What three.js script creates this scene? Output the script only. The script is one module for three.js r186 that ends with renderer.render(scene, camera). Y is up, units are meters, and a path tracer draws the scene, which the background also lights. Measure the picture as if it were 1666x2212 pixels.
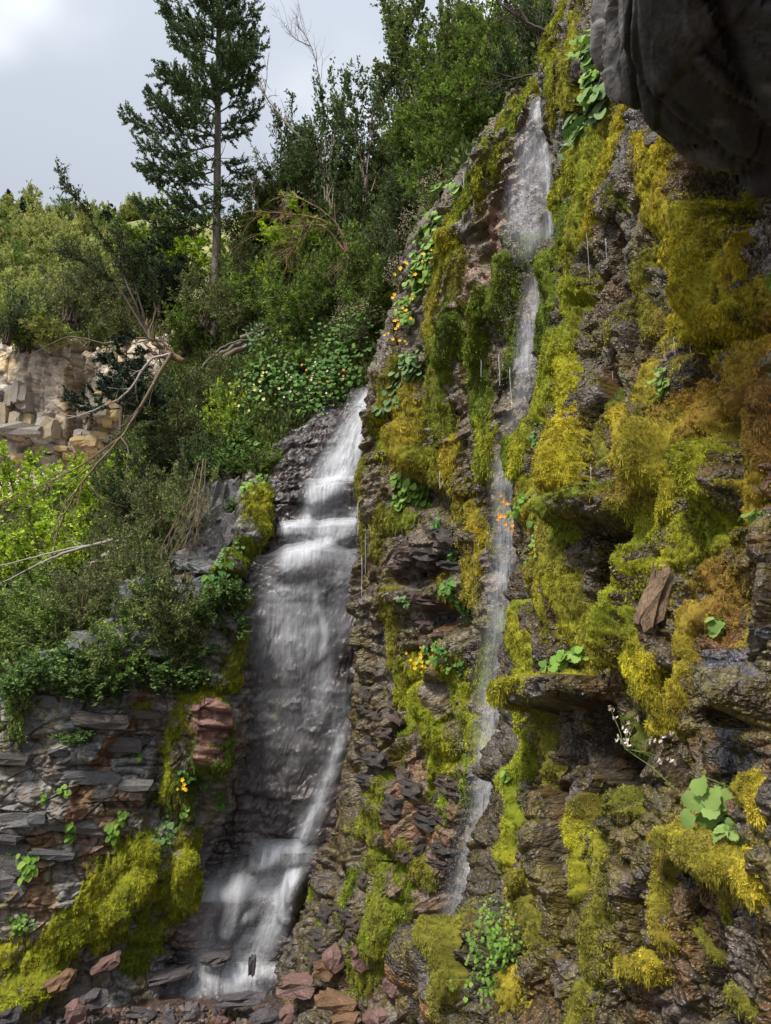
import * as THREE from 'three';
import { mergeGeometries } from 'three/addons/utils/BufferGeometryUtils.js';
import { ConvexGeometry } from 'three/addons/geometries/ConvexGeometry.js';

// ------------------------------------------------------------------ camera, sky, sun, exposure
const scene = new THREE.Scene();
const EYE = new THREE.Vector3(0, 4.6, 0), PITCH = 12 * Math.PI / 180, F = 1560;      // F: lens length in units of the 1666 x 2212 survey sheet
const camera = new THREE.PerspectiveCamera(2 * Math.atan(1106 / F) * 180 / Math.PI, 771 / 1024, 0.05, 900);
camera.position.copy(EYE); camera.rotation.x = PITCH;
camera.focus = 9.5; camera.userData.fStop = 6.5;
const renderer = new THREE.WebGLRenderer();
renderer.toneMapping = THREE.LinearToneMapping;
renderer.toneMappingExposure = 1.55;
renderer.shadowMap.enabled = true;
const SUN = new THREE.Vector3(-0.36, 0.80, 0.46).normalize();
const sun = new THREE.DirectionalLight(new THREE.Color(1.0, 0.93, 0.82), 2.6);
sun.position.copy(SUN).multiplyScalar(120); sun.castShadow = true; sun.shadow.radius = 16;
Object.assign(sun.shadow.camera, { left: -60, right: 60, top: 60, bottom: -60, near: 1, far: 300 });
scene.add(sun, sun.target);

// ------------------------------------------------------------------ noise and random numbers
function rng(seed) { let s = (seed * 2654435761) >>> 0 || 1; return () => { s = (s + 0x6d2b79f5) | 0; let t = Math.imul(s ^ (s >>> 15), 1 | s); t = (t + Math.imul(t ^ (t >>> 7), 61 | t)) ^ t; return ((t ^ (t >>> 14)) >>> 0) / 4294967296; }; }
const hash3 = (x, y, z) => { let h = (Math.imul(x, 374761393) + Math.imul(y, 668265263) + Math.imul(z, 2147483647 ^ 0x5bd1e995)) | 0; h = Math.imul(h ^ (h >>> 13), 1274126177); h ^= h >>> 16; return (h >>> 0) / 4294967296; };
const fade = (t) => t * t * t * (t * (t * 6 - 15) + 10), lerp = (a, b, t) => a + (b - a) * t;
const clamp = (x, a = 0, b = 1) => Math.min(b, Math.max(a, x)), smooth = (a, b, x) => { const t = clamp((x - a) / (b - a)); return t * t * (3 - 2 * t); };
const PERM = new Uint8Array(512), GR = [];
{ const r = rng(77), p = [...Array(256).keys()]; for (let i = 255; i > 0; i--) { const j = Math.floor(r() * (i + 1)); [p[i], p[j]] = [p[j], p[i]]; } for (let i = 0; i < 512; i++) PERM[i] = p[i & 255]; }
const GX = new Float32Array(256), GY = new Float32Array(256), GZ = new Float32Array(256);
{ const r = rng(78); for (let i = 0; i < 256; i++) { const z = r() * 2 - 1, a = r() * 6.2832, q = Math.sqrt(1 - z * z); GX[i] = q * Math.cos(a); GY[i] = q * Math.sin(a); GZ[i] = z; } }
function noise(x, y, z) {                                            // gradient noise, about -0.8 .. 0.8
  const xi = Math.floor(x), yi = Math.floor(y), zi = Math.floor(z), fx = x - xi, fy = y - yi, fz = z - zi;
  const X = xi & 255, Y = yi & 255, Z = zi & 255, u = fade(fx), v = fade(fy), w = fade(fz);
  const A = PERM[X] + Y, B = PERM[X + 1] + Y, AA = PERM[A & 511] + Z, AB = PERM[(A + 1) & 511] + Z, BA = PERM[B & 511] + Z, BB = PERM[(B + 1) & 511] + Z;
  const g = (h, a, b, c) => { const k = PERM[h & 511]; return GX[k] * a + GY[k] * b + GZ[k] * c; };
  return lerp(lerp(lerp(g(AA, fx, fy, fz), g(BA, fx - 1, fy, fz), u), lerp(g(AB, fx, fy - 1, fz), g(BB, fx - 1, fy - 1, fz), u), v),
    lerp(lerp(g(AA + 1, fx, fy, fz - 1), g(BA + 1, fx - 1, fy, fz - 1), u), lerp(g(AB + 1, fx, fy - 1, fz - 1), g(BB + 1, fx - 1, fy - 1, fz - 1), u), v), w) * 1.5;
}
function fbm(x, y, z, o = 4) { let s = 0, a = 0.5, f = 1; for (let i = 0; i < o; i++) { s += a * noise(x * f, y * f, z * f); f *= 2.03; a *= 0.5; } return s; }
function ridge(x, y, z, o = 4) { let s = 0, a = 0.5, f = 1; for (let i = 0; i < o; i++) { s += a * (1 - 2.2 * Math.abs(noise(x * f, y * f, z * f))); f *= 2.1; a *= 0.5; } return s; }
function cells(x, y, z) {                                            // distance to nearest and second nearest cell point, and the nearest cell's own number
  const xi = Math.floor(x), yi = Math.floor(y), zi = Math.floor(z); let d1 = 9, d2 = 9, id = 0, ox = 0, oy = 0, oz = 0;
  for (let i = -1; i < 2; i++) for (let j = -1; j < 2; j++) for (let k = -1; k < 2; k++) {
    const a = xi + i, b = yi + j, c = zi + k, h = hash3(a, b, c), dx = a + h - x, dy = b + (h * 57.31) % 1 - y, dz = c + (h * 913.7) % 1 - z, d = dx * dx + dy * dy + dz * dz;
    if (d < d1) { d2 = d1; d1 = d; id = h; ox = dx; oy = dy; oz = dz; } else if (d < d2) d2 = d;
  }
  return [Math.sqrt(d1), Math.sqrt(d2), id, ox, oy, oz];
}

// ------------------------------------------------------------------ the sky: bright broken cloud, shifted so the view meets a greyer part than the rest
{
  const SKY = [7.7, 6.3], W = 1024, H = 512, a = new Float32Array(W * H * 4);
  for (let j = 0; j < H; j++) for (let i = 0; i < W; i++) {
    const el = ((j + 0.5) / H - 0.5) * Math.PI, az = ((i + 0.5) / W - 0.5) * 2 * Math.PI, x = Math.cos(el) * Math.cos(az), y = Math.sin(el), z = Math.cos(el) * Math.sin(az);
    const q = 1 / (Math.max(y, 0) + 0.35);
    const c = fbm(x * q * 0.75 + SKY[0], y * 0.6 + 1.7, z * q * 0.95 + SKY[1], 5), c2 = fbm(x * q * 2.4 + 9, 3, z * q * 3.4, 4);
    const t = smooth(-0.26, 0.34, c + c2 * 0.75);
    const lum = 1.3 * (1 + 2 * Math.max(y, 0)) / 3 + 0.1, k = (j * W + i) * 4;
    a[k] = lerp(0.375, 0.90, t) * lum; a[k + 1] = lerp(0.41, 0.925, t) * lum; a[k + 2] = lerp(0.47, 0.965, t) * lum; a[k + 3] = 1;
  }
  const sky = new THREE.DataTexture(a, W, H, THREE.RGBAFormat, THREE.FloatType);
  sky.mapping = THREE.EquirectangularReflectionMapping; sky.magFilter = THREE.LinearFilter; sky.needsUpdate = true;
  scene.background = sky; scene.environment = sky;
}

// ------------------------------------------------------------------ helpers
const V = (x, y, z) => new THREE.Vector3(x, y, z), CP = Math.cos(PITCH), SP = Math.sin(PITCH);
// a surveyed point: sheet coordinates and distance in metres ahead -> world
const at = (px, py, d) => { const x = (px - 833) / F, y = (1106 - py) / F; return V(x * d + EYE.x, EYE.y + (SP + CP * y) * d, EYE.z + (-CP + SP * y) * d); };
const lin = (r, g, b) => { const f = (c) => { c /= 255; return c <= 0.04045 ? c / 12.92 : ((c + 0.055) / 1.055) ** 2.4; }; return [f(r), f(g), f(b)]; };
const taken = new Map();
const numbered = (n) => { const k = taken.get(n) || 0; taken.set(n, k + 1); return k ? `${n}_${String(k).padStart(3, '0')}` : n; };
const shade = (o) => { o.traverse((m) => { if (m.isMesh) { m.castShadow = true; m.receiveShadow = true; } }); return o; };
function tag(o, label, category, group, kind) { o.userData = { label }; if (category) o.userData.category = category; if (group) o.userData.group = group; if (kind) o.userData.kind = kind; return o; }
function top(o, name, label, category, group, kind) { o.name = numbered(name); tag(o, label, category, group, kind); scene.add(o); return shade(o); }
function part(parent, name, geo, mat, kind) { const m = new THREE.Mesh(geo, mat); m.name = name; m.castShadow = m.receiveShadow = true; if (kind) m.userData.kind = kind; parent.add(m); return m; }
function geom(pos, idx, col, uv, cn = 3) {
  const g = new THREE.BufferGeometry(); g.setAttribute('position', new THREE.Float32BufferAttribute(pos, 3));
  if (idx) g.setIndex(new THREE.BufferAttribute(idx instanceof Uint32Array ? idx : new Uint32Array(idx), 1));
  if (col) g.setAttribute('color', new THREE.Float32BufferAttribute(col, cn));
  if (uv) g.setAttribute('uv', new THREE.Float32BufferAttribute(uv, 2));
  g.computeVertexNormals(); return g;
}
function grain(seed, n, f) { const a = new Uint8Array(n * n * 4); for (let j = 0; j < n; j++) for (let i = 0; i < n; i++) { const c = f(i / n, j / n); const k = (j * n + i) * 4; a[k] = clamp(c[0] ?? c) * 255; a[k + 1] = clamp(c[1] ?? c) * 255; a[k + 2] = clamp(c[2] ?? c) * 255; a[k + 3] = 255; } const t = new THREE.DataTexture(a, n, n); t.wrapS = t.wrapT = THREE.RepeatWrapping; t.magFilter = THREE.LinearFilter; t.minFilter = THREE.LinearMipmapLinearFilter; t.needsUpdate = true; return t; }
const loop = (u, v, f, o, z) => fbm(Math.cos(u * 6.2832) * f / 6.2832, Math.sin(u * 6.2832) * f / 6.2832, z + 0 * v, o);
// noise that repeats at the edges of its tile: four samples blended
const tiled = (u, v, f, o, z, fn = fbm) => { const s = (a, b) => fn(a * f, b * f, z, o), wu = u, wv = v; return lerp(lerp(s(u, v), s(u - 1, v), wu), lerp(s(u, v - 1), s(u - 1, v - 1), wu), wv) * 1.25; };
const rockBump = grain(1, 512, (u, v) => 0.42 + 0.7 * tiled(u, v, 9, 5, 1.3) + 0.3 * tiled(u, v, 30, 3, 7.7, ridge));
const rockSpeck = grain(2, 512, (u, v) => { const g = 0.74 + 1.1 * tiled(u, v, 18, 5, 4.1) + 0.7 * tiled(u, v, 64, 2, 2.2); return [g, g * 0.985, g * 0.97]; });
const rockMat = (rough, bump, o = {}) => new THREE.MeshStandardMaterial({ vertexColors: true, roughness: rough, bumpMap: rockBump, bumpScale: bump, map: rockSpeck, ...o });
function tube(points, r0, r1, sides = 5, taper = 1) {                // a tapering limb through points
  const n = points.length, pos = [], idx = [], up = V(0.3, 0.2, 0.93);
  for (let i = 0; i < n; i++) {
    const d = points[Math.min(i + 1, n - 1)].clone().sub(points[Math.max(i - 1, 0)]).normalize(), a = d.clone().cross(up).normalize(), b = d.clone().cross(a);
    const r = lerp(r0, r1, (i / (n - 1)) ** taper);
    for (let k = 0; k < sides; k++) { const t = k / sides * 6.2832, c = Math.cos(t) * r, s = Math.sin(t) * r; pos.push(points[i].x + a.x * c + b.x * s, points[i].y + a.y * c + b.y * s, points[i].z + a.z * c + b.z * s); }
  }
  for (let i = 0; i < n - 1; i++) for (let k = 0; k < sides; k++) { const p = i * sides + k, q = i * sides + (k + 1) % sides; idx.push(p, q, p + sides, q, q + sides, p + sides); }
  return { pos, idx };
}
class Soup {                                                         // collects faces of one part
  constructor() { this.pos = []; this.idx = []; this.col = []; }
  add({ pos, idx }, c) { const o = this.pos.length / 3; for (const p of pos) this.pos.push(p); for (const i of idx) this.idx.push(i + o); for (let i = 0; i < pos.length / 3; i++) this.col.push(c[0], c[1], c[2]); }
  geo() { return geom(this.pos, this.idx, this.col); }
}
function bend(points, n, wob, r) { const c = new THREE.CatmullRomCurve3(points), out = c.getPoints(n); if (wob) for (let i = 1; i < out.length; i++) { out[i].x += (r() - 0.5) * wob; out[i].y += (r() - 0.5) * wob; out[i].z += (r() - 0.5) * wob; } return out; }

// ------------------------------------------------------------------ rock faces: smooth surveyed sheets, sculpted, then broken up with noise
const cr = (a, b, c, d, t) => 0.5 * (2 * b + (c - a) * t + (2 * a - 5 * b + 4 * c - d) * t * t + (3 * b - a - 3 * c + d) * t * t * t);
class Sheet {
  constructor(rows, nu, nv) {
    const R = rows.length, K = rows[0].length, P = rows.map((r) => r.map((p) => at(...p)));
    Object.assign(this, { nu, nv, n: nu * nv, base: new Float32Array(nu * nv * 3), nrm: new Float32Array(nu * nv * 3), sx: new Float32Array(nu * nv), sy: new Float32Array(nu * nv), dep: new Float32Array(nu * nv), hs: new Float32Array(nu * nv), hf: new Float32Array(nu * nv) });
    const ax = ['x', 'y', 'z'], B = this.base;
    for (let j = 0; j < nv; j++) {
      const fv = j / (nv - 1) * (R - 1), v0 = Math.min(Math.floor(fv), R - 2), tv = fv - v0, rr = [Math.max(v0 - 1, 0), v0, v0 + 1, Math.min(v0 + 2, R - 1)];
      for (let i = 0; i < nu; i++) {
        const fu = i / (nu - 1) * (K - 1), u0 = Math.min(Math.floor(fu), K - 2), tu = fu - u0, cc = [Math.max(u0 - 1, 0), u0, u0 + 1, Math.min(u0 + 2, K - 1)], o = (j * nu + i) * 3;
        for (let k = 0; k < 3; k++) { const q = rr.map((r) => cr(P[r][cc[0]][ax[k]], P[r][cc[1]][ax[k]], P[r][cc[2]][ax[k]], P[r][cc[3]][ax[k]], tu)); B[o + k] = cr(q[0], q[1], q[2], q[3], tv); }
      }
    }
    for (let j = 0; j < nv; j++) for (let i = 0; i < nu; i++) {
      const o = (j * nu + i) * 3, l = (j * nu + Math.max(i - 2, 0)) * 3, r = (j * nu + Math.min(i + 2, nu - 1)) * 3, u = (Math.max(j - 2, 0) * nu + i) * 3, d = (Math.min(j + 2, nv - 1) * nu + i) * 3;
      const ux = B[r] - B[l], uy = B[r + 1] - B[l + 1], uz = B[r + 2] - B[l + 2], vx = B[d] - B[u], vy = B[d + 1] - B[u + 1], vz = B[d + 2] - B[u + 2];
      const x = vy * uz - vz * uy, y = vz * ux - vx * uz, z = vx * uy - vy * ux, m = Math.hypot(x, y, z) || 1; this.nrm[o] = x / m; this.nrm[o + 1] = y / m; this.nrm[o + 2] = z / m;
      const ex = B[o] - EYE.x, ey = B[o + 1] - EYE.y, ez = B[o + 2] - EYE.z, dep = ey * SP - ez * CP, k = j * nu + i;
      this.dep[k] = dep; this.sx[k] = 833 + F * ex / dep; this.sy[k] = 1106 - F * (ey * CP + ez * SP) / dep;
      if (ex * this.nrm[o] + ey * this.nrm[o + 1] + ez * this.nrm[o + 2] > 0) this.sx[k] += 1e5;      // turned away
    }
  }
  find(px, py) { let b = 1e18, k = 0; for (let i = 0; i < this.n; i++) { const dx = this.sx[i] - px, dy = this.sy[i] - py, d = dx * dx + dy * dy; if (d < b) { b = d; k = i; } } return k; }
  P(k, h = 0) { return V(this.base[k * 3] + this.nrm[k * 3] * h, this.base[k * 3 + 1] + this.nrm[k * 3 + 1] * h, this.base[k * 3 + 2] + this.nrm[k * 3 + 2] * h); }
  N(k) { return V(this.nrm[k * 3], this.nrm[k * 3 + 1], this.nrm[k * 3 + 2]); }
  spot(px, py, lift = 0) { const k = this.find(px, py), p = this.P(k, this.hs[k] + this.hf[k] + lift); p.n = this.N(k); p.k = k; p.dep = this.dep[k]; return p; }
  // calls f(vertex, closeness 0..1, how far along 0..1) near a line of surveyed points of radius r (sheet units, turned into metres there)
  near(pts, r, f) {
    const q = pts.map(([x, y]) => { const k = this.find(x, y); return [this.base[k * 3], this.base[k * 3 + 1], this.base[k * 3 + 2], r * this.dep[k] / F]; });
    const R = Math.max(...q.map((p) => p[3])), lo = [0, 1, 2].map((k) => Math.min(...q.map((p) => p[k])) - R), hi = [0, 1, 2].map((k) => Math.max(...q.map((p) => p[k])) + R), B = this.base;
    for (let i = 0; i < this.n; i++) {
      const x = B[i * 3], y = B[i * 3 + 1], z = B[i * 3 + 2];
      if (x < lo[0] || x > hi[0] || y < lo[1] || y > hi[1] || z < lo[2] || z > hi[2]) continue;
      let best = 0;
      for (let s = 0; s < Math.max(1, q.length - 1); s++) {
        const a = q[s], b = q[Math.min(s + 1, q.length - 1)], dx = b[0] - a[0], dy = b[1] - a[1], dz = b[2] - a[2], L = dx * dx + dy * dy + dz * dz;
        const t = L ? clamp(((x - a[0]) * dx + (y - a[1]) * dy + (z - a[2]) * dz) / L) : 0;
        const e = 1 - Math.hypot(x - a[0] - dx * t, y - a[1] - dy * t, z - a[2] - dz * t) / lerp(a[3], b[3], t); if (e > best) best = e;
      }
      if (best > 0) f(i, best);
    }
  }
  sculpt(list) { for (const [amt, r, ...pts] of list) this.near(pts, r, (i, e) => { this.hs[i] += amt * smooth(0, 0.75, e); }); }
  noise(fs, ff) { for (let i = 0; i < this.n; i++) { const x = this.base[i * 3], y = this.base[i * 3 + 1], z = this.base[i * 3 + 2]; if (fs) this.hs[i] += fs(x, y, z, i); if (ff) this.hf[i] += ff(x, y, z, i); } }
  faces(keep) { const { nu, nv } = this, idx = []; for (let j = 0; j < nv - 1; j++) for (let i = 0; i < nu - 1; i++) { const a = j * nu + i, b = a + 1, c = a + nu, d = c + 1; if (keep && !(keep(a) || keep(b) || keep(c) || keep(d))) continue; idx.push(a, c, b, b, c, d); } return idx; }
  mesh(hOf, colOf, keep, cn = 3, uvs = 0.8) {
    const idx = this.faces(keep), map = new Int32Array(this.n).fill(-1), pos = [], col = [], uv = [], out = new Uint32Array(idx.length);
    for (let q = 0; q < idx.length; q++) {
      const k = idx[q]; if (map[k] < 0) {
        map[k] = pos.length / 3; const h = hOf(k), x = this.base[k * 3] + this.nrm[k * 3] * h, y = this.base[k * 3 + 1] + this.nrm[k * 3 + 1] * h, z = this.base[k * 3 + 2] + this.nrm[k * 3 + 2] * h;
        pos.push(x, y, z); const c = colOf(k, x, y, z); for (let e = 0; e < cn; e++) col.push(c[e]); uv.push((x * 0.62 + z * 0.78) * uvs, (y + 0.15 * x) * uvs);
      } out[q] = map[k];
    }
    return geom(pos, out, col, uv, cn);
  }
}
// broken facets: each cell is its own small tilted plane with a groove round it
function crag(x, y, z, f, a) { const w = 0.25, c = cells(x * f + w * noise(x * f * 0.7, y * f, z * f * 0.7), y * f * 1.3 + w * noise(y * f, z * f, x * f), z * f), t = c[2] * 61, s = c[2] * 173; return a * (1.1 * (c[2] - 0.5) + 0.9 * (c[3] * Math.sin(t) + c[4] * Math.sin(s) * 1.2 + c[5] * Math.cos(t)) - 0.55 * smooth(0.09, 0, c[1] - c[0])); }
const mixc = (a, b, t) => [lerp(a[0], b[0], t), lerp(a[1], b[1], t), lerp(a[2], b[2], t)];

// rock colours by noise, with surveyed stains
function rockColour(sheet, pal, stains, f = 1, gain = 1.55, algae = 0) {
  const AL = lin(104, 94, 40), BR = lin(104, 78, 50);                 // thin algae and rusty crusts, in ragged patches
  const w = new Float32Array(sheet.n), c = new Float32Array(sheet.n * 3);
  for (const [rgb, s, r, ...pts] of stains) { const l = lin(...rgb); sheet.near(pts, r, (i, e) => { const n = fbm(sheet.base[i * 3] * 4, sheet.base[i * 3 + 1] * 4, sheet.base[i * 3 + 2] * 4, 4), a = s * smooth(0.05, 0.4, e + n * 0.7); if (a > w[i]) { w[i] = a; c[i * 3] = l[0]; c[i * 3 + 1] = l[1]; c[i * 3 + 2] = l[2]; } }); }
  const P = pal.map((p) => lin(...p));
  return (k, x, y, z) => {
    const a = smooth(-0.25, 0.25, fbm(x * 1.1 * f + 3, y * 1.6 * f, z * 1.1 * f, 4)), b = smooth(0.02, 0.3, fbm(x * 2.6 * f, y * 3.1 * f + 9, z * 2.6 * f, 5)), e = gain + 0.9 * gain * fbm(x * 11 * f, y * 11 * f, z * 11 * f, 4);
    let q = mixc(mixc(P[0], P[1], a), P[2], b); if (w[k]) q = mixc(q, [c[k * 3], c[k * 3 + 1], c[k * 3 + 2]], w[k]);
    if (algae) { q = mixc(q, AL, algae * smooth(0.02, 0.22, fbm(x * 3.4 + 8, y * 1.8, z * 3.4, 5) + 0.35 * noise(x * 22, y * 14, z * 22))); q = mixc(q, BR, algae * smooth(0.1, 0.3, fbm(x * 4.3, y * 2.6 + 5, z * 4.3, 5) + 0.3 * noise(x * 26, y * 20, z * 26))); }
    return [q[0] * e, q[1] * e, q[2] * e];
  };
}

// ---- the moss: cushions and hanging drapes laid over the rock where it grows, with tufts on them
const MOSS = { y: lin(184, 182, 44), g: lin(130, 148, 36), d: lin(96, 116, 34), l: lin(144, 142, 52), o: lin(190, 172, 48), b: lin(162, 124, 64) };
const mossMat = new THREE.MeshStandardMaterial({ vertexColors: true, roughness: 1 });
const tuftMat = new THREE.MeshStandardMaterial({ color: 0xffffff, roughness: 0.9 });
const tuftGeos = [1, 2, 3].map((s) => {
  const r = rng(500 + s), pos = [], idx = [];
  for (let i = 0; i < 16; i++) {
    const a = r() * 6.28, t = 0.25 + r() * 0.95, d = V(Math.cos(a) * Math.sin(t), Math.cos(t), Math.sin(a) * Math.sin(t)), L = 0.55 + r() * 0.6, o = V((r() - 0.5) * 0.9, -0.25, (r() - 0.5) * 0.9);
    const s2 = d.clone().cross(V(r() - 0.5, r() - 0.5, r() - 0.5)).normalize().multiplyScalar(0.06 + r() * 0.045), m = o.clone().addScaledVector(d, L * 0.55), e = o.clone().addScaledVector(d, L); e.y -= 0.12;
    const k = pos.length / 3; for (const p of [o, m.clone().add(s2), m.clone().sub(s2), e]) pos.push(p.x, p.y, p.z); idx.push(k, k + 1, k + 2, k + 1, k + 3, k + 2);
  }
  return geom(pos, idx);
});
function growMoss(sheet, regions, o) {
  const n = sheet.n, m = new Float32Array(n), who = new Int16Array(n).fill(-1), w = new Float32Array(n), c = new Float32Array(n * 3), th = new Float32Array(n), X = sheet.base, film = new Float32Array(n), fwho = new Int16Array(n).fill(-1);
  regions.forEach((g, gi) => { for (const [pal, r, ...pts] of g.lines) { const cs = [...pal].map((p) => MOSS[p]); sheet.near(pts, r * 1.8, (i, e) => {
    const x = X[i * 3], y = X[i * 3 + 1], z = X[i * 3 + 2], f = o.f || 1;
    const v = e + 0.8 * fbm(x * 2.6 * f, y * 0.9 * f, z * 2.6 * f + gi, 5) + 0.75 * fbm(x * 11 * f, y * 3.2 * f, z * 11 * f, 4) + 0.2 * noise(x * 34 * f, y * 20 * f, z * 34 * f) - (g.thin ?? 0.19); if (v > m[i]) { m[i] = v; who[i] = gi; }
    const k = e * e; w[i] += k; const t = clamp(0.5 + 1.1 * fbm(x * 3.1 + gi * 3, y * 2.2, z * 3.1, 4)), q0 = cs.length > 1 ? mixc(cs[0], cs[1], t) : cs[0], q = mixc(q0, MOSS.b, 0.3 * smooth(0.12, 0.4, fbm(x * 5 + 7, y * 2.5, z * 5, 4))); c[i * 3] += q[0] * k; c[i * 3 + 1] += q[1] * k; c[i * 3 + 2] += q[2] * k; th[i] += k * r * sheet.dep[i] / F;
  }); } });
  regions.forEach((g, gi) => { for (const [pal, r, ...pts] of g.lines) { const cs = [...pal].map((q) => MOSS[q]); sheet.near(pts, r * 2.5 + 8, (i, e) => {
    const x = X[i * 3], y = X[i * 3 + 1], z = X[i * 3 + 2], f = o.f || 1, v = e * 0.75 + 0.9 * fbm(x * 5 * f, y * 2.2 * f, z * 5 * f + 3, 5) - 0.16; if (v > film[i]) { film[i] = v; fwho[i] = gi; }
    if (!w[i]) { const q = mixc(cs[0], MOSS.l, 0.4); c[i * 3] = q[0]; c[i * 3 + 1] = q[1]; c[i * 3 + 2] = q[2]; }
  }); } });
  for (let i = 0; i < n; i++) if (w[i]) { c[i * 3] /= w[i]; c[i * 3 + 1] /= w[i]; c[i * 3 + 2] /= w[i]; th[i] /= w[i]; m[i] = smooth(0.08, 0.45, m[i]); if (m[i] < 0.02) { m[i] = 0; who[i] = -1; } }
  const H = new Float32Array(n), f = o.f || 1;
  for (let i = 0; i < n; i++) if (m[i] || w[i]) {
    const x = X[i * 3], y = X[i * 3 + 1], z = X[i * 3 + 2];
    const lump = Math.abs(noise(x * 4 * f, y * 1.7 * f, z * 4 * f)) * 1.2 + 0.6 * Math.abs(noise(x * 10 * f, y * 4.2 * f, z * 10 * f)) + 0.34 * Math.abs(noise(x * 24 * f, y * 13 * f, z * 24 * f));
    H[i] = sheet.hs[i] + 0.4 * sheet.hf[i] - 0.035 / f + Math.min(0.09 / f, 0.015 / f + th[i] * 0.22) * (m[i] * (0.35 + 1.0 * lump)) + Math.sqrt(m[i]) * 0.05 / f;
  }
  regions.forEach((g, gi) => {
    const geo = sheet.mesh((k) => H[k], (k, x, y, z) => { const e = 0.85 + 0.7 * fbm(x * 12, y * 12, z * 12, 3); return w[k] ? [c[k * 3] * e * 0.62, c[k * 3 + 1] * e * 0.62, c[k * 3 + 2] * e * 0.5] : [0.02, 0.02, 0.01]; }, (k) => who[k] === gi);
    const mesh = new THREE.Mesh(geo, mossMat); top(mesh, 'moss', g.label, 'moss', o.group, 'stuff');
    // tufts
    const r = rng(900 + gi * 7 + n), P = geo.attributes.position.array, NN = geo.attributes.normal.array, I = geo.index.array, list = [], a = V(), b = V(), cc = V();
    const back = new Map(); { const idx = sheet.faces((k) => who[k] === gi); for (let q = 0; q < idx.length; q++) back.set(I[q], idx[q]); }
    for (let q = 0; q < I.length; q += 3) {
      const k = back.get(I[q]); if (m[k] < 0.28) continue;
      a.fromArray(P, I[q] * 3); b.fromArray(P, I[q + 1] * 3); cc.fromArray(P, I[q + 2] * 3);
      const dep = sheet.dep[k], size = o.size(dep), area = b.clone().sub(a).cross(cc.clone().sub(a)).length() / 2; let want = area / (size * size) * (o.dense || 1.6);
      while (r() < want) { want--; let s = r(), t = r(); if (s + t > 1) { s = 1 - s; t = 1 - t; } list.push([a.x + (b.x - a.x) * s + (cc.x - a.x) * t, a.y + (b.y - a.y) * s + (cc.y - a.y) * t, a.z + (b.z - a.z) * s + (cc.z - a.z) * t, I[q] * 3, size, k]); }
    }
    const fi = sheet.faces((k) => fwho[k] === gi && film[k] > 0.12), hr = (k) => sheet.hs[k] + sheet.hf[k];       // loose tufts straight on the rock round the cushions
    for (let q = 0; q < fi.length; q += 3) {
      const k = fi[q]; if (m[k] > 0.35 || film[k] < 0.1) continue; a.copy(sheet.P(k, hr(k))); b.copy(sheet.P(fi[q + 1], hr(fi[q + 1]))); cc.copy(sheet.P(fi[q + 2], hr(fi[q + 2])));
      const size = o.size(sheet.dep[k]) * 0.8; let want = b.clone().sub(a).cross(cc.clone().sub(a)).length() / 2 / (size * size) * 1.25 * smooth(0.08, 0.5, film[k]);
      while (r() < want) { want--; let s = r(), t = r(); if (s + t > 1) { s = 1 - s; t = 1 - t; } list.push([a.x + (b.x - a.x) * s + (cc.x - a.x) * t, a.y + (b.y - a.y) * s + (cc.y - a.y) * t, a.z + (b.z - a.z) * s + (cc.z - a.z) * t, -1, size, k]); }
    }
    for (let vgeo = 0; vgeo < 3; vgeo++) {
      const sub = list.filter((_, i) => i % 3 === vgeo); if (!sub.length) continue;
      const im = new THREE.InstancedMesh(tuftGeos[vgeo], tuftMat, sub.length), M = new THREE.Matrix4(), Q = new THREE.Quaternion(), up = V(0, 1, 0), col = new THREE.Color();
      sub.forEach(([x, y, z, ni, size, k], i) => {
        const nn = ni < 0 ? sheet.nrm : NN, nk = ni < 0 ? k * 3 : ni, N = V(nn[nk] + (r() - 0.5) * 0.7, nn[nk + 1] + (r() - 0.5) * 0.7 - 0.5, nn[nk + 2] + (r() - 0.5) * 0.7).normalize(); Q.setFromUnitVectors(up, N); Q.multiply(new THREE.Quaternion().setFromAxisAngle(up, r() * 6.28));
        const s = size * (0.6 + r() * 0.7) * (1 + 1.1 * fbm(x * 3.3, y * 3.3, z * 3.3 + 5, 3)), hang = r() < 0.07 + 0.25 * smooth(0.15, -0.3, nn[nk + 1]); if (hang) Q.setFromUnitVectors(up, V(N.x * 0.25, -1, N.z * 0.25).normalize());
        M.compose(V(x, y, z), Q, V(s * (hang ? 0.75 : 1), s * (hang ? 2.2 + r() * 2.2 : 0.8 + r() * 0.8), s * (hang ? 0.75 : 1))); im.setMatrixAt(i, M);
        const e = 0.52 + r() * 0.66 + 1.2 * fbm(x * 5, y * 3.5, z * 5, 4) + 0.5 * noise(x * 16, y * 9, z * 16), t = r(); col.setRGB(c[k * 3] * e * (0.95 + t * 0.12), c[k * 3 + 1] * e, c[k * 3 + 2] * e * (0.8 + r() * 0.5)); im.setColorAt(i, col);
      });
      im.name = 'moss_tufts'; im.userData.kind = 'stuff'; im.castShadow = im.receiveShadow = true; mesh.add(im);
    }
  });
}

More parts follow.
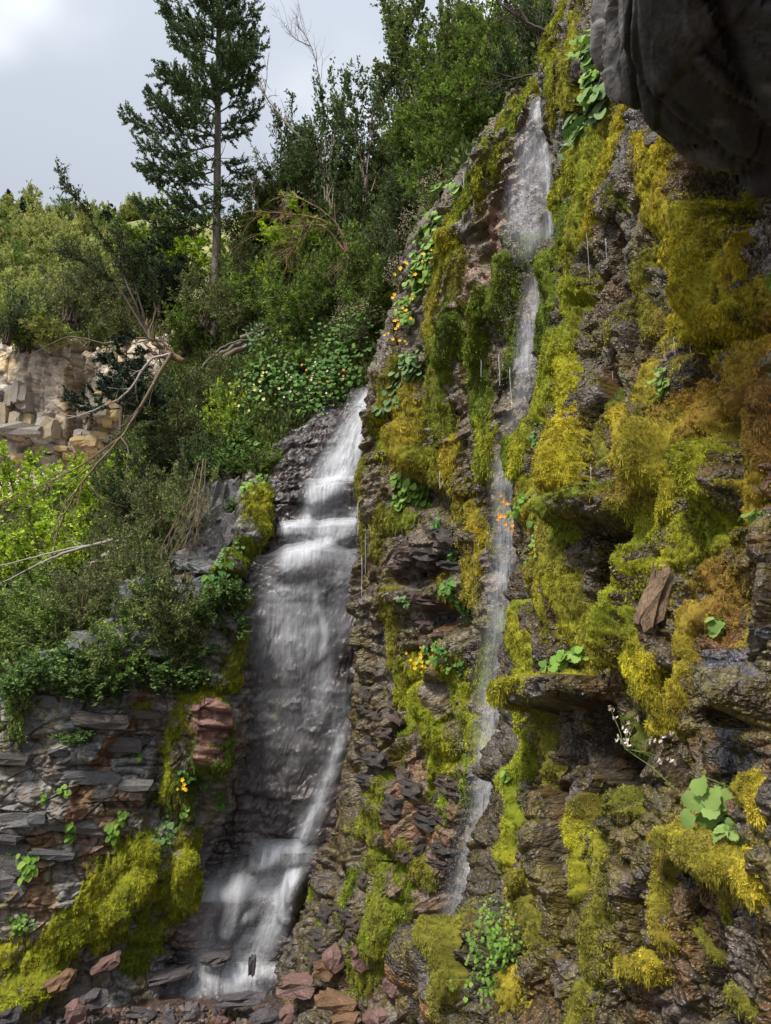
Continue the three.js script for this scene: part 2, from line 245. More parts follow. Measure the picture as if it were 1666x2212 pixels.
// ================================================================== near wall on the right
const L = [[-330, 1255, 7.6, 3.7], [-120, 1250, 7.3, 3.5], [30, 1212, 7.0, 3.4], [150, 1175, 6.7, 3.25], [260, 1182, 6.5, 3.1], [400, 1200, 6.2, 3.0], [540, 1202, 5.9, 2.85], [660, 1190, 5.7, 2.75], [770, 1182, 5.4, 2.65], [860, 1160, 5.1, 2.55], [960, 1108, 4.85, 2.5], [1040, 1112, 4.7, 2.45], [1150, 1122, 4.55, 2.4], [1260, 1125, 4.4, 2.35],
  [1380, 1095, 4.25, 2.3], [1480, 1080, 4.15, 2.25], [1580, 1090, 4.05, 2.2], [1680, 1062, 3.95, 2.15], [1780, 1062, 3.85, 2.12], [1880, 1038, 3.75, 2.1], [1960, 1030, 3.7, 2.08], [2030, 960, 3.72, 2.05], [2110, 905, 3.75, 2.02], [2220, 905, 3.7, 2.0], [2420, 900, 3.6, 1.95]];
const wallA = new Sheet(L.map(([y, x, d, e]) => {
  const R = 1700, row = [[x + 30, y, d + 1.6], [x + 2, y, d + 0.45], [x + 14, y, d]];
  for (const t of [0.12, 0.28, 0.46, 0.64, 0.82, 1]) row.push([lerp(x, R, t), y, lerp(d, e, t ** 0.8)]);
  row.push([R + 330, y + 20, e - 0.45]); return row;
}), 430, 640);
wallA.sculpt([
  [-0.6, 70, [1262, 1575], [1290, 1650], [1262, 1735]], [-0.25, 50, [1330, 1640], [1350, 1700]], [0.3, 45, [1150, 1500], [1250, 1490]],
  [-0.55, 44, [1282, 870], [1284, 960], [1282, 1045]], [-0.26, 36, [1330, 520], [1345, 580], [1330, 640]], [-0.2, 30, [1300, 760], [1310, 830]],
  [-0.35, 60, [1500, 380], [1560, 440], [1640, 430]], [-0.2, 34, [1400, 380], [1370, 420]], [-0.2, 26, [1480, 745], [1560, 715], [1650, 690]],
  [0.2, 50, [1240, 1110], [1320, 1095], [1360, 1110]], [0.2, 55, [1440, 970], [1430, 1030]], [0.18, 70, [1560, 1060], [1540, 1000]], [0.12, 50, [1395, 1210], [1360, 1320], [1330, 1400]], [-0.2, 36, [1330, 1190], [1300, 1260], [1300, 1350]],
  [0.16, 80, [1500, 560], [1520, 640]], [0.12, 40, [1215, 620], [1200, 540]], [0.1, 45, [1215, 960], [1210, 1040]], [-0.12, 26, [1270, 560], [1285, 640], [1250, 660]],
  [0.15, 60, [1590, 1450], [1640, 1520]], [-0.12, 25, [1500, 1545], [1600, 1555]], [0.12, 60, [1490, 1830], [1600, 1870]], [-0.15, 40, [1430, 1480], [1425, 1600], [1440, 1680]], [-0.2, 24, [1385, 1960], [1380, 2060]], [-0.12, 25, [1150, 1200], [1110, 1260], [1130, 1330]],
  [0.1, 50, [1000, 2040], [940, 2060], [910, 2100]], [-0.15, 30, [1180, 1700], [1190, 1850]], [-0.12, 28, [1500, 1960], [1480, 2040]],
]);
wallA.noise((x, y, z) => 0.26 * fbm(x * 0.9 + 5, y * 0.8, z * 0.9, 3) + 0.10 * fbm(x * 2.6, y * 1.6, z * 2.6 + 4, 3),
  (x, y, z) => { const c = cells(x * 4.5, y * 5.5, z * 4.5); return crag(x, y * 0.6, z, 2.4, 0.065) + crag(x, y + 5, z, 8, 0.02) + 0.05 * ridge(x * 3.6, y * 2.4, z * 3.6, 4) - 0.03 + 0.045 * fbm(x * 12, y * 5, z * 12, 4) + 0.012 * ridge(x * 30, y * 24, z * 30, 2) + 0.02 * (c[2] - 0.5) - 0.03 * smooth(0.12, 0, c[1] - c[0]); });
const wetRock = rockMat(0.36, 0.045);
{
  const col = rockColour(wallA, [[84, 78, 73], [80, 70, 46], [108, 100, 94]], [
    [[122, 82, 58], 0.7, 70, [1640, 780], [1620, 900], [1640, 1050]], [[116, 78, 56], 0.75, 60, [1600, 1260], [1530, 1320], [1480, 1400]], [[120, 78, 60], 0.7, 45, [1560, 1400], [1510, 1420]],
    [[104, 104, 116], 0.9, 80, [1640, 1420], [1600, 1500], [1570, 1620]], [[150, 134, 128], 0.8, 22, [1390, 350], [1320, 440], [1290, 520]], [[140, 128, 126], 0.8, 20, [1465, 330], [1440, 390]], [[150, 140, 140], 0.7, 50, [1620, 500], [1640, 560]],
    [[96, 86, 68], 0.8, 60, [1150, 1700], [1180, 1850], [1230, 1950]], [[92, 78, 56], 0.6, 50, [1500, 1560], [1480, 1650]], [[112, 98, 92], 0.7, 40, [1340, 1830], [1370, 1900]], [[156, 108, 58], 0.8, 22, [925, 2035], [900, 2080], [940, 2195]], [[100, 84, 60], 0.7, 50, [1060, 2190], [1200, 2150]],
  ], 1, 1.05, 0.75);
  top(new THREE.Mesh(wallA.mesh((k) => wallA.hs[k] + wallA.hf[k], col, null, 3, 1.5), wetRock), 'cliff', 'rough wet rock wall on the right, hung with yellow moss', 'cliff', null, 'structure');
}
growMoss(wallA, [
  { label: 'narrow mossy column at the very top, beside the leaning boulder', lines: [['yg', 24, [1205, 30], [1185, 120], [1182, 200], [1188, 250]], ['yl', 18, [1232, 30], [1216, 130], [1212, 230]], ['yl', 14, [1235, 200], [1225, 270]]] },
  { label: 'bright green moss sheet right of the upper thin waterfall', thin: 0.27, lines: [['yo', 26, [1335, 230], [1312, 300], [1302, 420], [1290, 490]], ['gy', 46, [1272, 280], [1232, 360], [1215, 430]], ['yg', 42, [1270, 330], [1262, 450], [1250, 520]], ['dg', 38, [1232, 480], [1215, 560], [1202, 640], [1192, 740]], ['ld', 19, [1245, 568]], ['yg', 26, [1252, 620], [1245, 700], [1230, 770], [1195, 830]]] },
  { label: 'golden moss hanging under the dark boulder', thin: 0.36, lines: [['yo', 20, [1385, 302], [1405, 345]], ['yo', 34, [1440, 325], [1428, 400], [1450, 470], [1480, 560]], ['oy', 82, [1480, 490], [1530, 560], [1560, 620], [1500, 690]], ['yo', 42, [1440, 690], [1530, 700], [1600, 640]], ['l', 26, [1400, 560], [1380, 640], [1400, 700]], ['ld', 22, [1340, 420], [1355, 450]], ['l', 20, [1340, 680], [1320, 720]], ['d', 30, [1640, 420], [1610, 440]], ['lo', 26, [1620, 620], [1650, 640]]] },
  { label: 'mossy nose bulging out left of the dark dripping hollow', thin: 0.25, lines: [['yg', 46, [1200, 770], [1190, 830], [1178, 880], [1132, 930], [1112, 990]], ['gd', 20, [1110, 950], [1105, 1020]], ['oy', 46, [1210, 920], [1220, 1010], [1200, 1085]], ['yl', 34, [1160, 1010], [1180, 1100]], ['y', 24, [1230, 780], [1225, 860]], ['ld', 24, [1320, 850], [1312, 930], [1330, 1000]], ['lo', 30, [1400, 790], [1390, 870]]] },
  { label: 'mossy ledge and drapes beside the orange flowers', thin: 0.24, lines: [['lg', 25, [1225, 1105], [1290, 1085], [1345, 1068]], ['yl', 32, [1130, 1080], [1160, 1130], [1185, 1185]], ['lg', 22, [1200, 1150], [1260, 1140]], ['yl', 42, [1200, 1220], [1230, 1280], [1240, 1330], [1250, 1390]], ['yl', 30, [1150, 1210], [1162, 1310]], ['yg', 30, [1106, 1320], [1098, 1400], [1088, 1460], [1102, 1510]], ['ly', 24, [1150, 1480], [1225, 1452]]] },
  { label: 'broad golden and green moss blanket at the right edge', thin: 0.29, lines: [['ob', 92, [1600, 770], [1560, 850], [1500, 910], [1440, 960], [1425, 1020]], ['yg', 62, [1450, 950], [1440, 1050], [1410, 1120], [1390, 1200]], ['yg', 72, [1540, 1000], [1560, 1080], [1500, 1150]], ['ob', 62, [1610, 900], [1630, 1000], [1610, 1100]], ['yg', 48, [1382, 1200], [1360, 1260], [1350, 1330], [1332, 1400]], ['yg', 26, [1545, 1170], [1450, 1212], [1400, 1240]], ['ob', 52, [1525, 1235], [1565, 1275], [1500, 1335]], ['ol', 26, [1480, 1350], [1480, 1450], [1470, 1520]], ['oy', 46, [1352, 1430], [1390, 1480], [1402, 1540]], ['b', 34, [1570, 1398], [1520, 1425]], ['o', 36, [1330, 900], [1370, 960]], ['b', 40, [1640, 850], [1650, 960]], ['ol', 30, [1640, 1340], [1600, 1380]]] },
  { label: 'thin mossy edge in front of the drifting spray', lines: [['yg', 30, [1102, 1510], [1112, 1560], [1100, 1620], [1068, 1680], [1072, 1740], [1066, 1830]], ['l', 26, [1150, 1560], [1160, 1640]], ['lo', 26, [1090, 1930], [1140, 1895]], ['y', 14, [1060, 1760], [1070, 1850]]] },
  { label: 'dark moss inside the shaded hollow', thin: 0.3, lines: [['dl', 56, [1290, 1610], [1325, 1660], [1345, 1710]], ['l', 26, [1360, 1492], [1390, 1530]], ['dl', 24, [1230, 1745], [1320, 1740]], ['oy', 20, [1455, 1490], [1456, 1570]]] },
  { label: 'moss streaks hanging down the lower right face', thin: 0.34, lines: [['ly', 24, [1222, 1780], [1236, 1850], [1246, 1930]], ['ly', 22, [1280, 1800], [1302, 1850]], ['ol', 20, [1440, 1800], [1446, 1880], [1442, 1960], [1440, 2030]], ['ol', 46, [1470, 1800], [1530, 1830], [1585, 1880], [1645, 1900]], ['l', 30, [1312, 1950], [1282, 2020], [1272, 2095]], ['lo', 30, [1400, 2085], [1350, 2095]], ['ol', 26, [1642, 1700], [1655, 1745]], ['l', 22, [1262, 2140], [1250, 2210]], ['l', 36, [1570, 2140], [1610, 2180]], ['yl', 16, [1540, 1900], [1560, 1990]], ['l', 20, [1500, 2000], [1520, 2060]], ['l', 20, [1330, 1760], [1370, 1750]]] },
  { label: 'olive moss on the low ledge behind the cress plant', thin: 0.26, lines: [['l', 44, [1000, 2010], [962, 2050], [962, 2120]], ['ol', 32, [1105, 2120], [1060, 2152]], ['l', 26, [1140, 1960], [1160, 2020]]] },
], { group: 'moss on the right wall', size: (d) => 0.005 + 0.0030 * d, dense: 1.25 });

// ================================================================== middle wall between the two falls
const rowsB = [
  [[835, 850, 14.2], [800, 850, 12.7], [850, 680, 12.2], [905, 540, 11.6], [985, 395, 11.0], [1060, 288, 10.5], [1120, 232, 10.0], [1175, 200, 9.5], [1290, 150, 8.9]],
  [[830, 880, 13.4], [797, 880, 11.4], [846, 700, 11.0], [900, 560, 10.5], [980, 410, 10.0], [1055, 300, 9.6], [1115, 245, 9.2], [1170, 210, 8.8], [1290, 190, 8.1]],
  [[820, 980, 13.2], [788, 980, 11.1], [850, 850, 10.6], [920, 730, 10.1], [995, 600, 9.6], [1060, 500, 9.2], [1120, 440, 8.8], [1180, 400, 8.4], [1290, 380, 7.7]],
  [[810, 1120, 13], [778, 1120, 11.0], [850, 1030, 10.4], [920, 950, 9.9], [990, 870, 9.4], [1060, 800, 9.0], [1120, 740, 8.6], [1180, 700, 8.2], [1290, 680, 7.5]],
  [[805, 1300, 13], [772, 1300, 11.0], [840, 1250, 10.3], [910, 1200, 9.8], [980, 1140, 9.3], [1050, 1080, 8.9], [1110, 1040, 8.5], [1180, 1000, 8.1], [1290, 980, 7.4]],
  [[800, 1500, 12.6], [768, 1500, 11.0], [830, 1480, 10.2], [900, 1440, 9.7], [970, 1400, 9.2], [1040, 1360, 8.8], [1100, 1330, 8.4], [1180, 1300, 8.0], [1290, 1280, 7.4]],
  [[750, 1720, 12.3], [735, 1720, 11.15], [790, 1700, 10.2], [870, 1670, 9.6], [950, 1640, 9.1], [1020, 1620, 8.7], [1090, 1600, 8.3], [1180, 1580, 7.9], [1290, 1570, 7.3]],
  [[680, 1930, 12], [668, 1930, 11.05], [730, 1910, 10.1], [810, 1890, 9.5], [900, 1870, 9.0], [990, 1850, 8.6], [1070, 1840, 8.2], [1180, 1830, 7.8], [1290, 1820, 7.2]],
  [[610, 2110, 11.6], [600, 2110, 10.8], [670, 2110, 10.0], [760, 2115, 9.4], [860, 2125, 8.9], [960, 2135, 8.5], [1060, 2150, 8.1], [1180, 2160, 7.7], [1290, 2170, 7.1]],
  [[600, 2330, 10.2], [600, 2330, 9.8], [680, 2340, 9.2], [770, 2350, 8.8], [860, 2360, 8.3], [960, 2360, 7.9], [1060, 2360, 7.6], [1180, 2360, 7.2], [1290, 2360, 6.8]],
];
const wallB = new Sheet(rowsB, 330, 620);
wallB.sculpt([[0.3, 40, [880, 940], [900, 1000]], [-0.25, 40, [900, 1070], [960, 1090]], [0.15, 50, [900, 1180], [950, 1200]], [-0.2, 26, [860, 1250], [960, 1220]], [0.25, 45, [960, 1440], [1000, 1400]], [-0.3, 40, [930, 1330], [1010, 1330]], [0.3, 60, [940, 1500], [970, 1580]], [-0.3, 45, [860, 1590], [850, 1660]], [0.2, 30, [880, 1600]], [0.25, 60, [900, 1720], [880, 1800]], [-0.2, 35, [790, 1560], [770, 1640]], [0.3, 60, [850, 1960], [830, 2030]], [0.2, 30, [985, 700], [965, 780]], [0.2, 26, [1060, 640], [1030, 780]], [0.18, 30, [1100, 570], [1085, 680]], [0.2, 30, [1075, 330], [1060, 420]], [0.2, 30, [970, 520]], [-0.15, 40, [1050, 560]], [0.25, 28, [820, 905]], [-0.18, 26, [1060, 1050], [1060, 1150]]]);
wallB.noise((x, y, z) => 0.30 * fbm(x * 0.7, y * 0.55 + 3, z * 0.7, 3) + 0.12 * fbm(x * 2, y * 1.3, z * 2 + 8, 3),
  (x, y, z) => {
    const s = y * 6.2 + x * 0.9 - z * 0.5 + 1.6 * fbm(x * 0.8, y * 0.8, z * 0.8, 3), k = Math.floor(s), t = s - k, layer = hash3(k, 3, 7) - 0.5, join = hash3(k, Math.floor((x - z) * 2.2 + hash3(k, 1, 1) * 5), 2) - 0.5;
    const str = smooth(-0.15, 0.25, fbm(x * 0.9 + 2, y * 0.7, z * 0.9, 2));
    return (0.14 * layer + 0.10 * join - 0.07 * smooth(0.82, 1, t)) * str + 0.07 * ridge(x * 2.6, y * 2, z * 2.6, 4) + 0.05 * fbm(x * 8, y * 6, z * 8, 4) + crag(x, y * 0.7, z, 2.2, 0.08) + crag(x + 3, y, z, 6.5, 0.026);
  });
{
  const col = rockColour(wallB, [[94, 88, 82], [92, 82, 54], [116, 106, 98]], [
    [[168, 132, 118], 0.7, 34, [1078, 490], [1076, 535]], [[172, 132, 118], 0.85, 22, [1082, 590], [1060, 610]], [[158, 124, 114], 0.7, 40, [1010, 590], [1000, 640]], [[160, 122, 108], 0.7, 22, [950, 580]], [[156, 118, 104], 0.6, 30, [1040, 690], [1010, 700]],
    [[142, 104, 82], 0.65, 62, [900, 1690], [880, 1760], [950, 1780]], [[168, 104, 68], 0.85, 26, [870, 1790], [850, 1830]], [[128, 100, 88], 0.6, 50, [980, 1760], [960, 1880]], [[120, 92, 76], 0.5, 60, [900, 1920], [960, 1960]], [[110, 80, 58], 0.7, 40, [870, 960], [870, 1040]], [[116, 82, 66], 0.6, 40, [980, 1420], [940, 1350]], [[112, 90, 80], 0.4, 60, [780, 1660], [800, 1560]], [[136, 126, 128], 0.9, 52, [1148, 300], [1140, 400], [1136, 500]], [[124, 114, 116], 0.7, 40, [1150, 620], [1130, 780]],
  ], 1, 1.15, 0.6);
  top(new THREE.Mesh(wallB.mesh((k) => wallB.hs[k] + wallB.hf[k], col), rockMat(0.4, 0.05)), 'cliff', 'layered brown rock wall between the two waterfalls', 'cliff', null, 'structure');
}
growMoss(wallB, [
  { label: 'green moss mounds along the ridge left of the upper fall', lines: [['gy', 22, [1160, 214], [1112, 252], [1078, 310], [1068, 360], [1060, 430]], ['g', 22, [1132, 252], [1082, 302]], ['yg', 26, [1092, 340], [1062, 405]], ['g', 14, [1012, 402], [1000, 445]], ['yg', 25, [985, 432], [970, 500], [966, 555]], ['yl', 15, [945, 560], [930, 640], [925, 720]], ['g', 16, [1040, 360], [1020, 380]]] },
  { label: 'moss drapes hanging beside the pale pink rock', lines: [['gd', 28, [1170, 512], [1112, 560], [1092, 640], [1086, 695]], ['gd', 30, [970, 680], [986, 722], [960, 795]], ['gd', 20, [1056, 640], [1042, 740], [1022, 795]], ['gl', 26, [950, 740], [940, 800], [936, 870], [950, 925]], ['dg', 26, [1022, 770], [1036, 830], [1030, 880]], ['l', 16, [1000, 560], [980, 640]], ['gd', 16, [1100, 700], [1095, 790]]] },
  { label: 'ochre and green moss curtain below the leafy edge', lines: [['ol', 42, [870, 850], [880, 920], [890, 985], [930, 1020]], ['g', 26, [920, 985], [930, 1040]], ['gy', 30, [1050, 920], [1052, 1000]], ['gl', 20, [860, 1112], [900, 1122]], ['yg', 20, [822, 895], [832, 965]], ['l', 12, [792, 990], [786, 1080], [782, 1190]], ['l', 18, [860, 780], [830, 860]], ['ol', 20, [980, 960], [970, 1010]]] },
  { label: 'thin olive moss strips on the wet middle face', lines: [['lo', 18, [992, 1070], [986, 1160]], ['lo', 20, [1022, 1100], [1040, 1200], [1022, 1310]], ['l', 20, [850, 1280], [842, 1360], [840, 1430]], ['gl', 14, [1080, 1340], [1050, 1430]], ['l', 14, [1090, 1060], [1070, 1180]], ['lo', 14, [950, 1230], [960, 1300]], ['l', 14, [830, 1100], [820, 1200]]] },
  { label: 'large hanging moss apron below the small yellow flowers', lines: [['yg', 50, [900, 1490], [930, 1540], [962, 1590], [972, 1650]], ['gy', 32, [1002, 1470], [1022, 1540], [1032, 1600]], ['gl', 18, [882, 1560], [870, 1650]], ['g', 16, [962, 1690], [972, 1760]], ['gl', 16, [1050, 1440], [1040, 1520]], ['g', 14, [1020, 1640], [1025, 1720]]] },
  { label: 'moss curtains over the reddish lower rock', lines: [['gl', 26, [832, 1710], [802, 1800], [792, 1880]], ['gl', 36, [812, 1930], [842, 2010], [822, 2060], [782, 2095]], ['g', 20, [752, 1900], [742, 1965]], ['l', 18, [902, 1840], [932, 1890]], ['g', 13, [692, 2010], [682, 2075]], ['gl', 26, [880, 1900], [890, 1980]], ['g', 14, [640, 1890], [632, 1960]], ['gl', 20, [790, 1740], [770, 1790]]] },
], { group: 'moss on the middle wall', f: 0.7, size: (d) => 0.034, dense: 1.25 });

// ================================================================== left cliff
const rowsC = [
  [[-260, 1500, 10.6], [-120, 1490, 10.5], [0, 1480, 10.6], [120, 1430, 10.9], [260, 1330, 11.3], [400, 1170, 11.9], [500, 1055, 12.4], [620, 965, 12.9], [770, 875, 13.5]],
  [[-260, 1610, 10.2], [-120, 1600, 10.2], [0, 1590, 10.35], [130, 1560, 10.55], [270, 1490, 10.9], [370, 1400, 11.25], [450, 1300, 11.6], [540, 1190, 12.0], [660, 1080, 12.9]],
  [[-260, 1730, 9.9], [-120, 1720, 9.95], [0, 1710, 10.15], [130, 1690, 10.4], [260, 1650, 10.7], [350, 1590, 10.85], [430, 1510, 11.05], [490, 1440, 11.35], [590, 1360, 12.3]],
  [[-260, 1870, 9.7], [-120, 1860, 9.75], [0, 1850, 9.95], [130, 1840, 10.2], [250, 1810, 10.5], [330, 1770, 10.65], [400, 1710, 10.8], [455, 1650, 11.0], [560, 1590, 12.1]],
  [[-260, 2030, 9.5], [-120, 2020, 9.55], [0, 2010, 9.8], [120, 2000, 10.05], [230, 1980, 10.35], [300, 1950, 10.55], [355, 1920, 10.75], [405, 1880, 10.95], [500, 1850, 12.0]],
  [[-260, 2260, 9.0], [-120, 2240, 9.2], [0, 2205, 9.6], [100, 2155, 10.0], [190, 2115, 10.4], [260, 2085, 10.65], [310, 2065, 10.85], [355, 2055, 11.0], [450, 2060, 11.8]],
  [[-260, 2460, 8.2], [-120, 2440, 8.4], [0, 2400, 8.7], [100, 2350, 9.1], [190, 2310, 9.5], [260, 2280, 9.8], [310, 2260, 10.0], [355, 2240, 10.2], [450, 2230, 10.6]],
];
const wallC = new Sheet(rowsC, 440, 500);
wallC.sculpt([[0.35, 55, [440, 1540], [450, 1620]], [-0.3, 34, [430, 1690], [440, 1760]], [0.25, 30, [395, 1850], [388, 1930]], [0.2, 40, [300, 1900], [250, 1960]], [-0.2, 24, [350, 1640], [330, 1720], [330, 1800]], [0.3, 60, [560, 1090], [540, 1150]], [-0.2, 30, [380, 1340], [470, 1300]], [0.25, 50, [350, 1380], [280, 1400]], [-0.3, 40, [240, 1310], [210, 1380]], [0.2, 40, [255, 1250]], [0.25, 40, [500, 1220], [470, 1260]], [0.3, 60, [90, 2130], [10, 2180]], [0.25, 40, [240, 1560], [200, 1620]], [-0.15, 20, [160, 1590], [60, 1610]]]);
const joint = (x, y, z) => {                                         // courses of jointed stone: offset of a block and the groove round it
  const wy = y + 0.13 * x + 0.5 * fbm(x * 0.45, y * 0.45, z * 0.45, 2) + 0.16 * fbm(x * 0.3, y * 3.1, z * 0.3, 2), s = wy / 0.26, k = Math.floor(s), t = s - k, w = 0.35 + 1.1 * hash3(k, 5, 9), q = (x + 0.3 * fbm(x * 2, y * 2, z * 2, 2)) / w + hash3(k, 1, 4) * 7, b = Math.floor(q), e = q - b, two = hash3(k, b, 12) > 0.5 ? Math.floor(t * 2) : 0;
  const edge = Math.min(t, 1 - t) * 0.26, side = Math.min(e, 1 - e) * w;
  return 0.13 * (hash3(k, b, 3 + two) - 0.5) + 0.09 * (hash3(k, 8, 8) - 0.5) - 0.07 * smooth(0.02, 0, Math.min(edge, side)) * hash3(b, k, 6);
};
wallC.noise((x, y, z) => 0.32 * fbm(x * 0.6 + 1, y * 0.5, z * 0.6, 3) + 0.1 * fbm(x * 1.8, y * 1.3, z * 1.8, 3),
  (x, y, z) => joint(x, y, z) * smooth(-0.3, 0.1, fbm(x * 0.5 + 4, y * 0.5, z * 0.5, 2)) + 0.05 * ridge(x * 2.6, y * 3.2, z * 2.6, 4) + 0.04 * fbm(x * 7, y * 8, z * 7, 4) + crag(x, y * 1.3, z, 2.0, 0.06) + crag(x + 2, y, z, 6.5, 0.025));
const cliffCol = rockColour(wallC, [[108, 107, 108], [90, 84, 80], [130, 129, 128]], [
  [[108, 76, 56], 0.8, 26, [240, 1610], [180, 1700], [150, 1800]], [[114, 78, 58], 0.7, 22, [320, 1480], [280, 1560]], [[118, 84, 66], 0.75, 40, [90, 1830], [50, 1900], [90, 1960]], [[128, 92, 84], 0.8, 46, [440, 1530], [440, 1620]], [[102, 72, 56], 0.6, 40, [270, 1720], [200, 1860]],
  [[142, 146, 152], 0.7, 40, [460, 1100], [470, 1130]], [[136, 140, 146], 0.7, 50, [260, 1260], [330, 1370]], [[92, 84, 84], 0.7, 60, [620, 1060], [580, 1140]], [[150, 156, 164], 0.5, 30, [230, 1640], [120, 1560]], [[72, 62, 56], 0.6, 40, [340, 1560], [400, 1720]],
], 1, 1.7, 0.4);
const dryRock = rockMat(0.72, 0.02);
const cliffC = top(new THREE.Mesh(wallC.mesh((k) => wallC.hs[k] + wallC.hf[k], cliffCol), dryRock), 'cliff', 'blocky grey cliff left of the main waterfall', 'cliff', null, 'structure');
growMoss(wallC, [
  { label: 'green moss cushions along the left bank at the top of the main fall', lines: [['yg', 15, [716, 905], [690, 920], [660, 940], [645, 952]], ['gd', 30, [640, 952], [610, 980], [592, 1010], [622, 1042]], ['g', 10, [650, 1056]], ['yg', 19, [580, 1066], [556, 1080], [556, 1122], [560, 1152]]] },
  { label: 'round moss cushions on the ledges beside the wide veil of water', lines: [['g', 19, [530, 1192], [506, 1216], [488, 1234]], ['gl', 14, [520, 1380], [510, 1420], [500, 1452]], ['l', 12, [470, 1270], [455, 1290]], ['dl', 14, [540, 1280], [520, 1310]]] },
  { label: 'moss spilling over the reddish block left of the fall', lines: [['gy', 19, [502, 1472], [442, 1490], [410, 1506]], ['yg', 12, [400, 1502], [382, 1560], [366, 1602], [360, 1680], [354, 1722]], ['d', 30, [420, 1650], [402, 1750]], ['l', 14, [290, 1540], [310, 1520]], ['d', 18, [460, 1600], [470, 1660]]] },
  { label: 'thick bright green moss apron at the foot of the left cliff', lines: [['yg', 34, [402, 1830], [386, 1870], [380, 1930], [386, 1965]], ['gy', 42, [312, 1850], [292, 1900], [252, 1950], [232, 2010]], ['yg', 36, [240, 1905], [200, 1965], [150, 2030]], ['g', 22, [312, 1990], [302, 2050], [292, 2085]], ['gl', 18, [345, 1990], [335, 2040]]] },
  { label: 'yellowish moss mounds in the lower left corner', lines: [['yg', 42, [102, 2080], [62, 2120], [20, 2160]], ['gy', 36, [150, 1995], [62, 2090], [0, 2150]], ['yl', 30, [40, 2040], [-20, 2100]]] },
], { group: 'moss on the left cliff', f: 0.7, size: (d) => 0.036, dense: 1.25 });

// single stones of the jointed face, set into the cliff
function stoneGeo(seed, j = 0.16, seg = 2) {
  const r = rng(seed), g = new THREE.BoxGeometry(1, 1, 1, seg, seg, seg), p = g.attributes.position, jit = new Map();
  for (let i = 0; i < p.count; i++) {
    const key = [p.getX(i), p.getY(i), p.getZ(i)].map((v) => Math.round(v * 8)).join(); if (!jit.has(key)) jit.set(key, [(r() - 0.5) * j, (r() - 0.5) * j, (r() - 0.5) * j]);
    const c = (Math.abs(p.getX(i)) > 0.49) + (Math.abs(p.getY(i)) > 0.49) + (Math.abs(p.getZ(i)) > 0.49), s = c === 3 ? 0.86 : c === 2 ? 0.95 : 1.02, q = jit.get(key); p.setXYZ(i, p.getX(i) * s + q[0], p.getY(i) * s + q[1], p.getZ(i) * s + q[2]);
  }
  const f = g.toNonIndexed(); f.computeVertexNormals(); return f;
}
const stones = [...Array(9)].map((_, i) => stoneGeo(40 + i)), roughStones = [...Array(9)].map((_, i) => stoneGeo(60 + i, 0.3, 3));
const stoneMats = [[128, 130, 134], [116, 114, 115], [142, 142, 142], [108, 102, 100], [122, 112, 106], [150, 152, 156]].map((c) => new THREE.MeshStandardMaterial({ color: new THREE.Color().setRGB(...lin(...c)), roughness: 0.75, map: rockSpeck, bumpMap: rockBump, bumpScale: 0.02 }));
{
  const r = rng(31); let n = 0;
  for (let y = 0.6; y < 4.6 && n < 230; y += 0.15 + r() * 0.1) for (let x = -6.0; x < -3.15;) {
    const w = 0.22 + r() * 0.75, h = 0.09 + r() * 0.17; x += w;
    // nearest place on the face by its own x and y
    let b = 1e9, k = -1; for (let i = 0; i < wallC.n; i += 3) { const dx = wallC.base[i * 3] - x, dy = wallC.base[i * 3 + 1] - y - 0.1 * (x + 5), d = dx * dx + dy * dy; if (d < b) { b = d; k = i; } }
    if (b > 0.02 || r() < 0.5) continue; const sx = wallC.sx[k], sy = wallC.sy[k];
    if (sy > 1700 + (330 - sx) * 0.75 || sx > 345 || sy < 1500) continue;
    const p = wallC.P(k, wallC.hs[k] + wallC.hf[k] - 0.07), N = wallC.N(k), m = new THREE.Mesh(stones[n % 9], stoneMats[Math.floor(r() * 6)]);
    m.name = 'stone'; m.position.copy(p); m.rotation.set((r() - 0.5) * 0.1, Math.atan2(N.x, N.z) + (r() - 0.5) * 0.25, -0.12 + (r() - 0.5) * 0.14); m.scale.set(w * 0.95, h, 0.26 + r() * 0.14); m.castShadow = m.receiveShadow = true; cliffC.add(m); n++;
  }
}

// ================================================================== bed of the main fall
const FB = [[835, 775, 850, 14.1], [868, 752, 838, 13.5], [930, 668, 822, 12.95], [1000, 612, 812, 12.6], [1062, 570, 805, 12.35], [1074, 566, 803, 12.15], [1140, 560, 800, 12.1], [1156, 552, 800, 12.05], [1205, 515, 800, 11.98], [1220, 510, 800, 11.82], [1300, 500, 800, 11.8], [1480, 478, 800, 11.72], [1600, 455, 815, 11.65], [1750, 425, 790, 11.58], [1840, 405, 745, 11.5], [1862, 400, 735, 11.36], [1935, 375, 705, 11.3], [1950, 365, 700, 11.18], [2040, 325, 665, 11.12], [2095, 300, 650, 11.0], [2180, 290, 640, 10.4]];
const bed = new Sheet(FB.map(([y, l, r, d]) => [[l - 45, y + 10, d + 0.35], [l, y + 6, d + 0.04], [lerp(l, r, 0.3), y + 3, d], [lerp(l, r, 0.62), y, d + 0.02], [r, y - 4, d + 0.06], [r + 45, y - 8, d + 0.3]]), 240, 560);
bed.sculpt([[0.11, 44, [680, 1076], [765, 1056]], [0.10, 40, [685, 1176], [770, 1144]], [0.09, 34, [620, 1154], [660, 1144]], [0.11, 44, [625, 1220], [710, 1206]], [0.14, 26, [415, 1940], [475, 1936]], [0.12, 30, [560, 1860], [640, 1846]], [0.25, 30, [640, 1900], [625, 1960]], [0.2, 40, [520, 1920], [500, 1990]], [0.15, 20, [545, 1975]]]);
